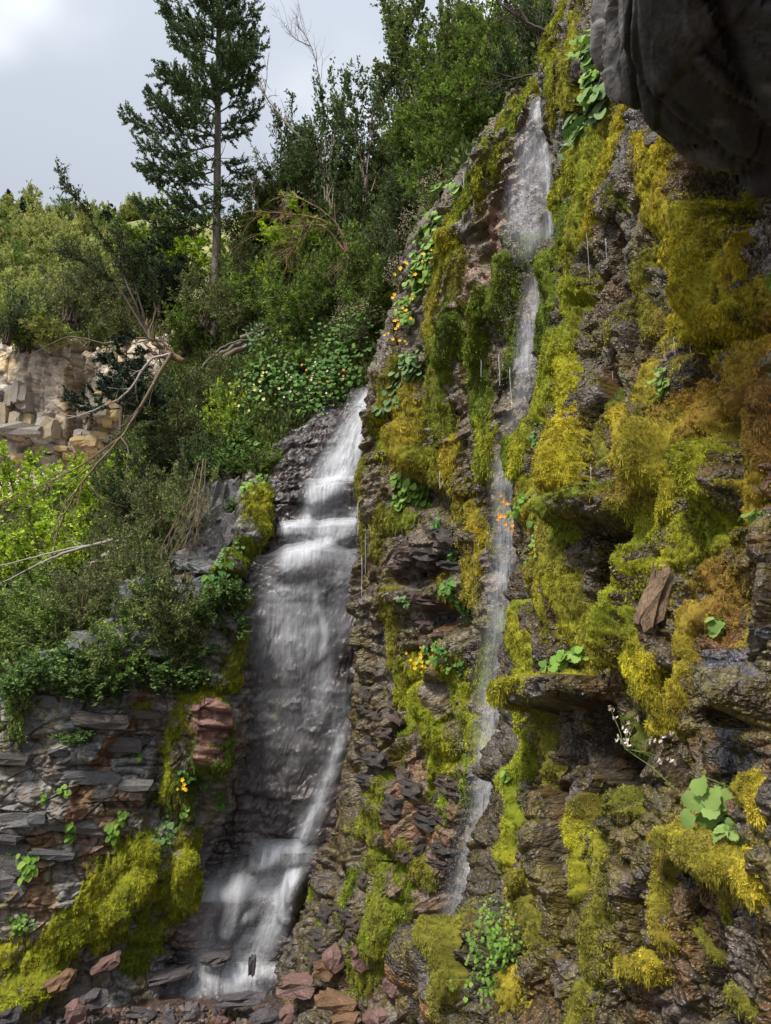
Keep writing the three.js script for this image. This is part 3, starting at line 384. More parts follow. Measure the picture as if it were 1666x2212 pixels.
bed.noise((x, y, z) => 0.12 * fbm(x * 1.3, y * 1.0, z * 1.3, 3), (x, y, z) => { const s = y * 5.1 + 0.5 * x + fbm(x, y, z, 2), k = Math.floor(s); return 0.07 * (hash3(k, 2, 2) - 0.5) + 0.035 * (hash3(k, Math.floor(x * 3.1 + k), 5) - 0.5) - 0.03 * smooth(0.85, 1, s - k) + 0.06 * ridge(x * 3.2, y * 2.6, z * 3.2, 4) + 0.04 * fbm(x * 9, y * 7, z * 9, 4) + crag(x, y, z, 3, 0.04) + crag(x, y, z, 8, 0.018); });
top(new THREE.Mesh(bed.mesh((k) => bed.hs[k] + bed.hf[k], rockColour(bed, [[64, 57, 58], [50, 45, 46], [80, 72, 72]], [[[100, 98, 50], 0.4, 22, [610, 1480], [600, 1540]], [[112, 92, 88], 0.6, 60, [400, 2000], [430, 1980]], [[120, 100, 98], 0.4, 40, [720, 1750], [700, 1850]]])), rockMat(0.34, 0.02)), 'rock_bed', 'dark wet stepped rock behind the main waterfall', 'rock', null, 'structure');

// ---- water: thin torn sheets lying just off the rock, denser where the flow gathers
const waterMat = new THREE.MeshPhysicalMaterial({ color: 0xffffff, vertexColors: true, transparent: true, roughness: 0.6, side: THREE.DoubleSide });
function flow(sheet, lines, seed, lift, parent, name, fu, fv, thin, con = 1, wide = 1.35) {
  const d = new Float32Array(sheet.n), r = rng(seed);
  for (const [a, rad, ...pts] of lines) sheet.near(pts, rad * wide, (i, e) => { const v = a * smooth(0, 0.8, e); d[i] = 1 - (1 - d[i]) * (1 - v); });
  const A = new Float32Array(sheet.n), { nu, nv } = sheet;
  for (let i = 0; i < sheet.n; i++) if (d[i] > 0.01) {
    const u = (i % nu) / nu * fu, v = Math.floor(i / nu) / nv * fv, wv = 0.7 * noise(u * 0.35, v * 1.2, seed);
    const s = 0.42 * noise(u * 0.8 + wv * 2.5, v * 2.2, seed + 3) + 0.34 * noise(u * 2.2 + wv * 3, v * 7, seed + 9) + 0.28 * noise(u * 5 + wv * 3, v * 14, seed + 5) + 0.22 * noise(u * 10, v * 40, seed + 7), q = 0.6 * noise(u * 0.4, v * 4.2, seed + 1);
    A[i] = clamp(d[i] ** 1.4 * clamp(0.62 + con * (1.5 * s + 0.6 * q), 0, 1.7) * thin, 0, 0.97);
  }
  const geo = sheet.mesh((k) => sheet.hs[k] + 0.12 * sheet.hf[k] + lift + 0.035 * d[k], (k) => [0.80, 0.83, 0.90, A[k]], (k) => A[k] > 0.012, 4);
  part(parent, name, geo, waterMat);
}
const streams = [
  [0.92, 30, [803, 866], [782, 925], [752, 985], [722, 1040]], [0.5, 44, [760, 960], [712, 1040]], [0.45, 14, [776, 985], [768, 1055], [764, 1130]], [0.8, 15, [676, 1084], [720, 1068], [765, 1058]], [0.6, 42, [706, 1092], [690, 1132], [664, 1160]], [0.8, 15, [684, 1084], [668, 1112], [660, 1142]],
  [0.85, 9, [622, 1153], [648, 1147]], [0.8, 15, [680, 1186], [716, 1160], [765, 1144]], [0.7, 30, [702, 1188], [680, 1212]], [0.5, 40, [740, 1170], [740, 1230]], [0.8, 16, [625, 1226], [664, 1209], [700, 1208]], [0.5, 66, [664, 1240], [642, 1300], [650, 1370]], [0.32, 60, [722, 1230], [722, 1340]], [0.26, 50, [600, 1260], [590, 1400]], [0.75, 8, [684, 1290], [695, 1332], [705, 1372], [702, 1410]],
  [0.25, 85, [620, 1390], [640, 1490], [650, 1560]], [0.12, 95, [600, 1550], [610, 1700], [590, 1800]], [0.42, 22, [702, 1410], [700, 1480], [690, 1540]], [0.3, 22, [742, 1500], [738, 1570], [732, 1610]], [0.82, 10, [736, 1590], [716, 1662], [692, 1722], [668, 1782], [650, 1832], [641, 1872]], [0.4, 26, [720, 1650], [670, 1780], [640, 1870]],
  [0.92, 13, [641, 1872], [626, 1912], [602, 1962], [572, 2012], [548, 2062], [532, 2095]], [0.75, 30, [606, 1970], [566, 2040], [536, 2100]], [0.85, 7, [574, 1861], [600, 1855], [628, 1846]], [0.5, 30, [566, 1885], [612, 1880]], [0.88, 6, [418, 1938], [445, 1934], [468, 1937]], [0.42, 32, [470, 1912], [530, 1900]], [0.4, 64, [470, 1970], [482, 2040], [490, 2090]], [0.34, 44, [562, 1930], [540, 1995]], [0.55, 26, [440, 2085], [520, 2098]], [0.7, 20, [430, 2112], [520, 2116], [600, 2108]], [0.4, 30, [360, 2130], [460, 2140], [560, 2135]],
];
{
  const g = new THREE.Group(); top(g, 'waterfall', 'main waterfall stepping down the dark rock to the scree', 'waterfall', 'waterfalls', 'structure');
  flow(bed, streams, 11, 0.06, g, 'water_veil', 42, 9, 0.74, 0.9); flow(bed, streams, 23, 0.11, g, 'water_veil', 30, 7, 0.38); flow(bed, streams, 31, 0.16, g, 'water_veil', 24, 5, 0.30, 0.45, 1.9);
}
const V2 = [[222, 1155, 1174], [262, 1148, 1186], [300, 1122, 1200], [360, 1100, 1212], [430, 1090, 1218], [500, 1085, 1220], [570, 1080, 1220], [640, 1078, 1215], [710, 1078, 1212], [790, 1082, 1208], [860, 1075, 1200], [940, 1050, 1180], [1030, 1038, 1170], [1130, 1034, 1170], [1230, 1034, 1170], [1340, 1028, 1165], [1460, 1015, 1150], [1590, 1000, 1140], [1710, 985, 1130], [1820, 968, 1115], [1920, 948, 1090], [2000, 930, 1075]];
const dB = (x, y) => { let d = 1e9; for (const [a, b] of [[0, 0], [-24, 0], [24, 0], [0, -24], [0, 24]]) { const q = wallB.spot(x + a, y + b).sub(EYE); d = Math.min(d, q.y * SP - q.z * CP); } return d; };
const veil = new Sheet(V2.map(([y, l, r]) => [0, 0.33, 0.66, 1].map((t) => { const x = lerp(l, r, t); return [x, y, dB(x, y) - 0.10 - 0.12 * smooth(1400, 1800, y) - 0.08 * Math.sin(Math.PI * t)]; })), 130, 560);
veil.noise((x, y, z) => 0.08 * fbm(x * 1.6, y * 0.9, z * 1.6, 3), (x, y, z) => 0.03 * noise(x * 6, y * 2, z * 6));
const streams2 = [[0.85, 9, [1163, 228], [1166, 262], [1172, 290]], [0.95, 9, [1181, 320], [1188, 400], [1190, 480], [1187, 560], [1181, 630]], [0.6, 48, [1150, 330], [1146, 420], [1150, 510]], [0.3, 40, [1120, 420], [1110, 480]], [0.55, 34, [1172, 590], [1152, 680], [1142, 770]], [0.5, 16, [1180, 630], [1150, 720], [1140, 800]], [0.36, 38, [1142, 790], [1122, 880], [1104, 990]], [0.5, 42, [1096, 1000], [1092, 1150], [1086, 1310], [1062, 1500]], [0.36, 24, [1100, 1050], [1096, 1200], [1084, 1350]], [0.62, 56, [1076, 1560], [1062, 1700], [1052, 1800], [1030, 1900], [1005, 1985]], [0.6, 20, [1052, 1640], [1046, 1780], [1020, 1900]]];
{
  const g = new THREE.Group(); top(g, 'waterfall', 'thin upper waterfall falling down the ridge between moss banks', 'waterfall', 'waterfalls', 'structure');
  flow(veil, streams2, 41, 0.0, g, 'water_veil', 26, 16, 0.5); flow(veil, streams2, 57, 0.05, g, 'water_veil', 20, 12, 0.26, 0.6, 1.9);
}

// ================================================================== ground, wooded slope, far hillside
{
  const n = 260, pos = [], idx = [], col = [], uv = [], c1 = lin(84, 76, 76), c2 = lin(110, 88, 76);
  for (let j = 0; j <= n; j++) for (let i = 0; i <= n; i++) {
    const e = (t) => { const s = t * 2 - 1; return Math.sign(s) * (Math.abs(s) * 12 + Math.abs(s) ** 5 * 330); };
    const x = e(i / n) - 2, z = e(j / n) - 7, y = -0.16 + 0.16 * fbm(x * 0.9, 1, z * 0.9, 4) + 0.06 * fbm(x * 5, 2, z * 5, 3) + 3.0 * smooth(-6.5, -1, z) * smooth(40, 8, Math.abs(x));
    pos.push(x, y, z); const t = smooth(-0.2, 0.25, fbm(x * 1.5, 5, z * 1.5, 4)), q = mixc(c1, c2, t); col.push(...q); uv.push(x * 0.7, z * 0.7);
    if (i < n && j < n) { const a = j * (n + 1) + i; idx.push(a, a + n + 1, a + 1, a + 1, a + n + 1, a + n + 2); }
  }
  top(new THREE.Mesh(geom(pos, idx, col, uv), rockMat(0.5, 0.03)), 'ground', 'rubbly ground at the foot of the falls', 'ground', null, 'structure');
}
const slope = new Sheet([
  [[-320, 1140, 27], [-100, 1120, 27], [60, 1090, 26], [220, 1000, 25], [330, 830, 25], [480, 590, 24], [620, 480, 22], [760, 370, 21], [900, 230, 20], [1060, 60, 18], [1420, -200, 14]],
  [[-320, 1260, 18], [-100, 1240, 18], [60, 1215, 18], [220, 1130, 17.5], [340, 980, 17.5], [480, 800, 17.5], [620, 680, 17], [740, 600, 16.5], [880, 440, 15.5], [1060, 230, 13.5], [1420, 0, 10.5]],
  [[-320, 1490, 10.9], [-100, 1485, 10.9], [20, 1480, 11.0], [140, 1440, 11.2], [280, 1345, 11.6], [410, 1190, 12.2], [520, 1060, 12.8], [640, 960, 13.3], [800, 850, 13.8], [980, 430, 11.9], [1420, 130, 9.0]],
], 120, 120);
slope.noise((x, y, z) => 0.5 * fbm(x * 0.5, y * 0.5, z * 0.5, 4), (x, y, z) => 0.12 * fbm(x * 2, y * 2, z * 2, 3));
top(new THREE.Mesh(slope.mesh((k) => slope.hs[k] + slope.hf[k] - 0.25, rockColour(slope, [[98, 88, 66], [88, 84, 54], [112, 98, 78]], [])), rockMat(0.9, 0.03)), 'hill_slope', 'steep shaded slope above the falls under the shrubs', 'slope', null, 'structure');
const hill = new Sheet([
  [[-600, 330, 110], [-300, 380, 100], [-60, 425, 92], [60, 452, 88], [180, 490, 84], [330, 470, 86], [500, 470, 88], [700, 460, 90], [1000, 440, 92]],
  [[-600, 560, 70], [-300, 580, 66], [-60, 600, 62], [60, 610, 60], [180, 615, 60], [330, 610, 60], [500, 620, 62], [700, 620, 64], [1000, 600, 66]],
  [[-600, 740, 50], [-300, 750, 48], [-60, 752, 46.5], [60, 742, 46], [180, 730, 46], [330, 715, 46], [500, 720, 48], [700, 740, 50], [1000, 740, 52]],
], 90, 60);
hill.noise((x, y, z) => 2.2 * fbm(x * 0.08, y * 0.08, z * 0.08, 4));
top(new THREE.Mesh(hill.mesh((k) => hill.hs[k], rockColour(hill, [[120, 126, 70], [108, 116, 64], [160, 148, 104]], [[[176, 158, 126], 0.8, 40, [10, 540], [-20, 640]], [[170, 150, 110], 0.7, 18, [130, 430]]], 0.2)), rockMat(0.9, 0.1)), 'hill', 'sunlit brushy hillside far behind on the left', 'hillside', null, 'structure');
const far = new Sheet([
  [[-300, 705, 50], [-120, 715, 47], [0, 738, 46], [70, 735, 45.6], [150, 728, 45.4], [168, 725, 45.9], [190, 722, 45.2], [280, 715, 45], [420, 705, 45]],
  [[-300, 790, 49], [-120, 790, 46], [0, 790, 45], [70, 790, 44.6], [150, 790, 44.4], [168, 790, 45.5], [190, 790, 44.3], [280, 790, 44.2], [420, 790, 44.4]],
  [[-300, 900, 48], [-120, 900, 45.4], [0, 900, 44.5], [70, 900, 44.2], [150, 900, 44.0], [168, 900, 45.0], [190, 900, 43.8], [280, 900, 43.8], [420, 900, 44]],
  [[-300, 1040, 47], [-120, 1040, 44.6], [0, 1040, 43.7], [70, 1040, 43.5], [150, 1040, 43.3], [168, 1040, 43.6], [190, 1040, 43.2], [280, 1040, 43.2], [420, 1040, 43.4]],
  [[-300, 1180, 42], [-120, 1180, 40], [0, 1180, 38], [70, 1180, 37], [150, 1180, 36], [168, 1180, 36], [190, 1180, 36], [280, 1180, 36], [420, 1180, 36]],
], 330, 230);
far.sculpt([[-0.7, 22, [-20, 860], [40, 880], [60, 900]], [0.6, 26, [60, 935], [110, 945]], [0.4, 18, [220, 890], [240, 900]], [-0.7, 20, [200, 930], [250, 925]], [-0.5, 16, [60, 975], [110, 975]]]);
far.noise((x, y, z) => 0.5 * fbm(x * 0.15, y * 0.15, z * 0.15, 3), (x, y, z) => { const w = smooth(-0.1, 0.2, fbm(x * 0.2 + 3, y * 0.3, z * 0.2, 2)), s = (y + 0.1 * x) / 0.8, k = Math.floor(s), q = x / (0.5 + hash3(k, 2, 2)) + k * 0.37, b = Math.floor(q); return w * (0.4 * (hash3(k, b, 1) - 0.5) - 0.2 * smooth(0.12, 0, Math.min(q - b, 1 - q + b))) + crag(x, y * 0.5, z, 0.22, 0.35) + crag(x, y, z, 1.3, 0.07) + 0.1 * fbm(x * 2, y * 2, z * 2, 3); });
const farCliff = top(new THREE.Mesh(far.mesh((k) => far.hs[k] + far.hf[k], rockColour(far, [[176, 164, 148], [158, 150, 142], [192, 172, 136]], [[[98, 80, 50], 0.8, 12, [150, 800], [155, 900], [150, 980]], [[196, 166, 110], 0.8, 24, [235, 860], [215, 890]], [[150, 156, 164], 0.7, 30, [20, 850], [110, 960]]], 0.2), null, 3, 0.1), rockMat(0.85, 0.08)), 'far_cliff', 'sunlit tan cliff band far behind on the left', 'cliff', null, 'structure');
{
  const r = rng(88), mats = [[184, 170, 146], [172, 164, 150], [200, 176, 130], [164, 158, 150]].map((c) => new THREE.MeshStandardMaterial({ color: new THREE.Color().setRGB(...lin(...c)), roughness: 0.85, map: rockSpeck }));
  const put = (px, py, w, h, d, out) => { const k = far.find(px, py), p = far.P(k, far.hs[k] + out), N = far.N(k), m = new THREE.Mesh(stones[Math.floor(r() * 9)], mats[Math.floor(r() * 4)]); m.name = 'stone'; m.position.copy(p); m.rotation.set(0, Math.atan2(N.x, N.z) + (r() - 0.5) * 0.5, (r() - 0.5) * 0.2); m.scale.set(w, h, d); m.castShadow = m.receiveShadow = true; farCliff.add(m); };
  for (let i = 0; i < 34; i++) put(-10 + r() * 75, 850 + r() * 90, 0.4 + r() * 0.5, 0.5 + r() * 0.9, 0.8, 0.1 + r() * 0.4);
  for (let i = 0; i < 26; i++) put(185 + r() * 70, 850 + r() * 110, 0.5 + r() * 0.7, 0.4 + r() * 0.5, 0.8, 0.1 + r() * 0.35);
  for (let i = 0; i < 22; i++) put(-10 + r() * 260, 965 + r() * 35, 0.5 + r() * 0.7, 0.3 + r() * 0.4, 0.8, 0.05 + r() * 0.3);
  put(70, 935, 2.4, 0.7, 1.2, 0.2); put(115, 930, 1.0, 1.3, 0.9, 0.15); put(215, 895, 1.6, 0.9, 1.2, 0.2);
}

// ================================================================== the leaning boulder overhead
{
  const pts = [[1300, -330, 3.1], [1296, -60, 3.1], [1306, 50, 3.1], [1302, 100, 3.05], [1318, 155, 3.0], [1344, 190, 2.95], [1358, 222, 2.9], [1388, 258, 2.85], [1438, 300, 2.8], [1380, -60, 2.35], [1384, 50, 2.45], [1362, 120, 2.6], [1372, 172, 2.7], [1400, -330, 1.95], [1485, 305, 2.72], [1545, 385, 2.78], [1625, 415, 2.72], [1800, 400, 2.6], [2050, 280, 2.3], [2100, -330, 1.6], [1700, -330, 1.62], [1700, 120, 2.05], [1510, 60, 2.2], [1430, 180, 2.5], [1900, 80, 1.9], [1350, -330, 4.6], [1700, -100, 4.6], [2100, -100, 4.2], [1600, 230, 4.0], [1450, 130, 4.1]].map((p) => at(...p));
  const hull = new ConvexGeometry(pts), hp = hull.attributes.position, pos = [], C = pts.reduce((a, b) => a.add(b), V()).multiplyScalar(1 / pts.length);
  const cut = (a, b, c, n) => { const l = Math.max(a.distanceTo(b), b.distanceTo(c), c.distanceTo(a)); if (l < 0.045 || n > 7) { for (const p of [a, b, c]) pos.push(p.x, p.y, p.z); return; } const ab = a.clone().add(b).multiplyScalar(0.5), bc = b.clone().add(c).multiplyScalar(0.5), ca = c.clone().add(a).multiplyScalar(0.5); cut(a, ab, ca, n + 1); cut(ab, b, bc, n + 1); cut(ca, bc, c, n + 1); cut(ab, bc, ca, n + 1); };
  for (let i = 0; i < hp.count; i += 3) cut(V().fromBufferAttribute(hp, i), V().fromBufferAttribute(hp, i + 1), V().fromBufferAttribute(hp, i + 2), 0);
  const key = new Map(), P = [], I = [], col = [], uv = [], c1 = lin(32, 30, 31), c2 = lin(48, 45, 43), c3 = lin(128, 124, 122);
  for (let i = 0; i < pos.length; i += 3) {
    const [x, y, z] = [pos[i], pos[i + 1], pos[i + 2]], k = `${Math.round(x * 1e4)},${Math.round(y * 1e4)},${Math.round(z * 1e4)}`;
    if (!key.has(k)) {
      key.set(k, P.length / 3); const d = V(x, y, z).sub(C).normalize(), h = 0.03 * fbm(x * 2, y * 2, z * 2, 4) + crag(x, y, z, 1.3, 0.09) + crag(x, y, z, 4, 0.022) + 0.02 * fbm(x * 9, y * 9, z * 9, 3) - 0.02 * smooth(0.05, 0, Math.abs(noise(x * 1.1 + 3, y * 1.6, z * 1.1)));
      P.push(x + d.x * h, y + d.y * h, z + d.z * h); const t = smooth(-0.2, 0.3, fbm(x * 3, y * 3, z * 3, 4)), dry = 1 - Math.min(V(x, y, z).distanceTo(at(1318, 40, 2.95)), V(x, y, z).distanceTo(at(1330, 180, 2.95)) + 0.16) / 0.5, w = Math.max(smooth(0.1, 0.35, fbm(x * 5, y * 3, z * 5 + 2, 4)) * 0.4, 0.9 * smooth(0.1, 0.28, dry + 0.5 * fbm(x * 6, y * 6, z * 6, 4))); let q = mixc(c1, c2, t); q = mixc(q, c3, w); col.push(...q); uv.push(x * 0.8 + z * 0.5, y * 0.8 + z * 0.6);  // left facet paler: dry rock, with the light on it painted in
    }
    I.push(key.get(k));
  }
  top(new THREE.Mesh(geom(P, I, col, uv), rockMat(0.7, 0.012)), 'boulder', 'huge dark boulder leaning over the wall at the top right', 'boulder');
}

// ================================================================== trees and shrubs
const leafMat = new THREE.MeshPhysicalMaterial({ vertexColors: true, roughness: 0.75, transmission: 0.38, thickness: 0, side: THREE.DoubleSide, specularIntensity: 0.3 });
const needleMat = new THREE.MeshStandardMaterial({ vertexColors: true, roughness: 0.8, side: THREE.DoubleSide });
const barkMat = new THREE.MeshStandardMaterial({ vertexColors: true, roughness: 0.9 });
class Leaves {                                                       // folded leaf blades of one part
  constructor() { this.pos = []; this.idx = []; this.col = []; }
  put(p, d, side, L, w, c, fold = 0.25) {
    const k = this.pos.length / 3, n = d.clone().cross(side).normalize(), m = p.clone().addScaledVector(d, L * 0.45), e = p.clone().addScaledVector(d, L).addScaledVector(n, -fold * L * 0.3);
    const a = m.clone().addScaledVector(side, w).addScaledVector(n, fold * w), b = m.clone().addScaledVector(side, -w).addScaledVector(n, fold * w);
    for (const q of [p, a, e, b]) this.pos.push(q.x, q.y, q.z); this.idx.push(k, k + 1, k + 2, k, k + 2, k + 3); for (let i = 0; i < 4; i++) this.col.push(c[0], c[1], c[2]);
  }
  geo() { return geom(this.pos, this.idx, this.col); }
}
const rand3 = (r) => V(r() * 2 - 1, r() * 2 - 1, r() * 2 - 1);
function pickCol(pal, r) { const q = mixc(pal[Math.floor(r() * pal.length)], pal[Math.floor(r() * pal.length)], r()), e = 0.7 + r() * 0.6; return [q[0] * e, q[1] * e, q[2] * e]; }
function makeBush(seed, o) {
  const r = rng(seed), wood = new Soup(), lv = new Leaves(), pal = o.pal.map((c) => lin(...c)), wc = lin(...(o.wood || [96, 84, 72])), C = V(0, o.cy ?? 0.85, 0);
  for (let s = 0; s < o.stems; s++) {
    const az = r() * 6.2832, po = Math.acos(1 - r() * 1.35), R = 0.5 + 0.55 * Math.sqrt(r()), end = V(Math.sin(po) * Math.cos(az) * R, C.y + Math.cos(po) * R * (o.ty ?? 0.95), Math.sin(po) * Math.sin(az) * R);
    if (o.lean) end.addScaledVector(o.lean, 0.6 * r());
    const b = V((r() - 0.5) * 0.3, -0.12, (r() - 0.5) * 0.3), m = V(end.x * 0.32 + (r() - 0.5) * 0.2, end.y * 0.55, end.z * 0.32 + (r() - 0.5) * 0.2), pts = bend([b, m, end], 6, 0.05, r);
    wood.add(tube(pts, o.thick ?? 0.022, 0.005, 4), wc.map((c) => c * (0.8 + r() * 0.4)));
    const curve = new THREE.CatmullRomCurve3(pts), clump = rand3(r).multiplyScalar(0.25), tone = 0.72 + r() * 0.56;
    for (let t = 0; t < o.twigs; t++) {
      const u = (o.from ?? 0.3) + (1 - (o.from ?? 0.3)) * r(), p = curve.getPoint(u), out = p.clone().sub(C).normalize(), d = out.multiplyScalar(0.7).add(rand3(r).multiplyScalar(0.75)).add(V(0, 0.3, 0)).add(clump).normalize(), len = (0.14 + r() * 0.28) * (o.twigLen ?? 1), e = p.clone().addScaledVector(d, len); e.y -= len * 0.2 * r();
      wood.add(tube([p, p.clone().lerp(e, 0.5).addScaledVector(rand3(r), 0.02), e], 0.006, 0.002, 3), wc);
      for (let k = 0; k < o.leaves; k++) {
        const q = p.clone().lerp(e, 0.15 + 0.9 * r()).addScaledVector(rand3(r), 0.025), ld = d.clone().multiplyScalar(0.6).add(rand3(r).multiplyScalar(0.9)).add(V(0, -0.15, 0)).normalize(), side = ld.clone().cross(V(r() - 0.5, 1.2, r() - 0.5)).normalize(), L = o.L * (0.6 + r() * 0.7);
        lv.put(q, ld, side, L, L * o.w * (0.8 + r() * 0.4), pickCol(pal, r).map((c) => c * tone));
      }
    }
  }
  if (o.dots) { const dc = lin(...o.dots.c); for (let i = 0; i < o.dots.n; i++) { const az = r() * 6.28, po = Math.acos(1 - r()), R = 0.75 + r() * 0.4, p = V(Math.sin(po) * Math.cos(az) * R, C.y + Math.cos(po) * R, Math.sin(po) * Math.sin(az) * R); for (let k = 0; k < 3; k++) { const d = rand3(r).normalize(); lv.put(p.clone().addScaledVector(rand3(r), 0.02), d, d.clone().cross(rand3(r)).normalize(), o.dots.s, o.dots.s * 0.5, dc.map((c) => c * (0.8 + r() * 0.4))); } } }
  return { wood: wood.geo(), leaf: lv.geo() };
}
const kinds = {
  willow: { n: 4, o: { stems: 24, twigs: 15, leaves: 16, L: 0.085, w: 0.17, pal: [[105, 117, 69], [130, 143, 77], [83, 97, 63], [154, 158, 94]] } },
  dark: { n: 3, o: { stems: 22, twigs: 15, leaves: 15, L: 0.09, w: 0.24, pal: [[86, 107, 66], [110, 130, 71], [73, 88, 58]] } },
  green: { n: 4, o: { stems: 22, twigs: 15, leaves: 15, L: 0.085, w: 0.26, pal: [[119, 148, 66], [148, 170, 73], [100, 125, 60]] } },
  lime: { n: 3, o: { stems: 20, twigs: 13, leaves: 17, L: 0.088, w: 0.38, pal: [[172, 194, 62], [190, 208, 72], [144, 172, 56]] } },
  herb: { n: 4, o: { stems: 26, twigs: 10, leaves: 13, L: 0.12, w: 0.36, cy: 0.5, ty: 0.7, thick: 0.012, from: 0.45, pal: [[92, 125, 67], [120, 153, 82], [75, 104, 62], [145, 170, 92]] } },
  sapling: { n: 3, h: 3.7, o: { stems: 12, twigs: 34, leaves: 10, L: 0.10, w: 0.26, cy: 1.7, ty: 1.9, thick: 0.02, from: 0.35, wood: [134, 122, 112], pal: [[87, 113, 64], [113, 138, 76], [72, 95, 59]] } },
  aspen: { n: 3, h: 3.7, o: { stems: 10, twigs: 46, leaves: 11, L: 0.075, w: 0.42, cy: 1.7, ty: 1.9, thick: 0.024, from: 0.3, wood: [205, 200, 185], pal: [[113, 135, 68], [140, 153, 82], [90, 109, 63]] } },
  brush: { n: 4, o: { stems: 20, twigs: 13, leaves: 12, L: 0.15, w: 0.3, wood: [183, 171, 149], pal: [[166, 174, 100], [184, 188, 116], [144, 158, 84], [190, 188, 122]] } },
  airy: { n: 2, o: { stems: 26, twigs: 8, leaves: 5, L: 0.06, w: 0.3, cy: 0.6, ty: 0.8, thick: 0.008, from: 0.3, pal: [[122, 149, 73], [146, 166, 93]], dots: { n: 300, s: 0.035, c: [235, 215, 193] } } },
};
for (const [k, q] of Object.entries(kinds)) q.made = [...Array(q.n)].map((_, i) => makeBush(1000 + i * 17 + k.length * 131 + k.charCodeAt(0), q.o));
const place = rng(4242), used = {};
function shrub(kind, px, py, w, h, d, label, group, name = 'shrub', category = 'shrub') {
  { const onto = kind === 'herb' && d < 12 ? wallC : d < 24 ? slope : null; if (onto) { const k = onto.find(px, py + h * 0.42); if (Math.hypot(onto.sx[k] - px, onto.sy[k] - py - h * 0.42) < 40) d = Math.min(d, onto.dep[k] - 0.15); } }
  const q = kinds[kind], i = used[kind] = (used[kind] ?? -1) + 1, v = q.made[i % q.n], g = new THREE.Group(), base = at(px, py + h * 0.5, d), s = w * 0.5 * d / F / 1.12, sy = h * d / F / (q.h || 1.9);
  part(g, 'branches', v.wood, barkMat, 'stuff'); part(g, 'crown', v.leaf, leafMat, 'stuff');
  g.position.copy(base); g.rotation.y = place() * 6.28; g.scale.set(s, sy, s * (0.85 + place() * 0.3)); return top(g, name, label, category, group);
}
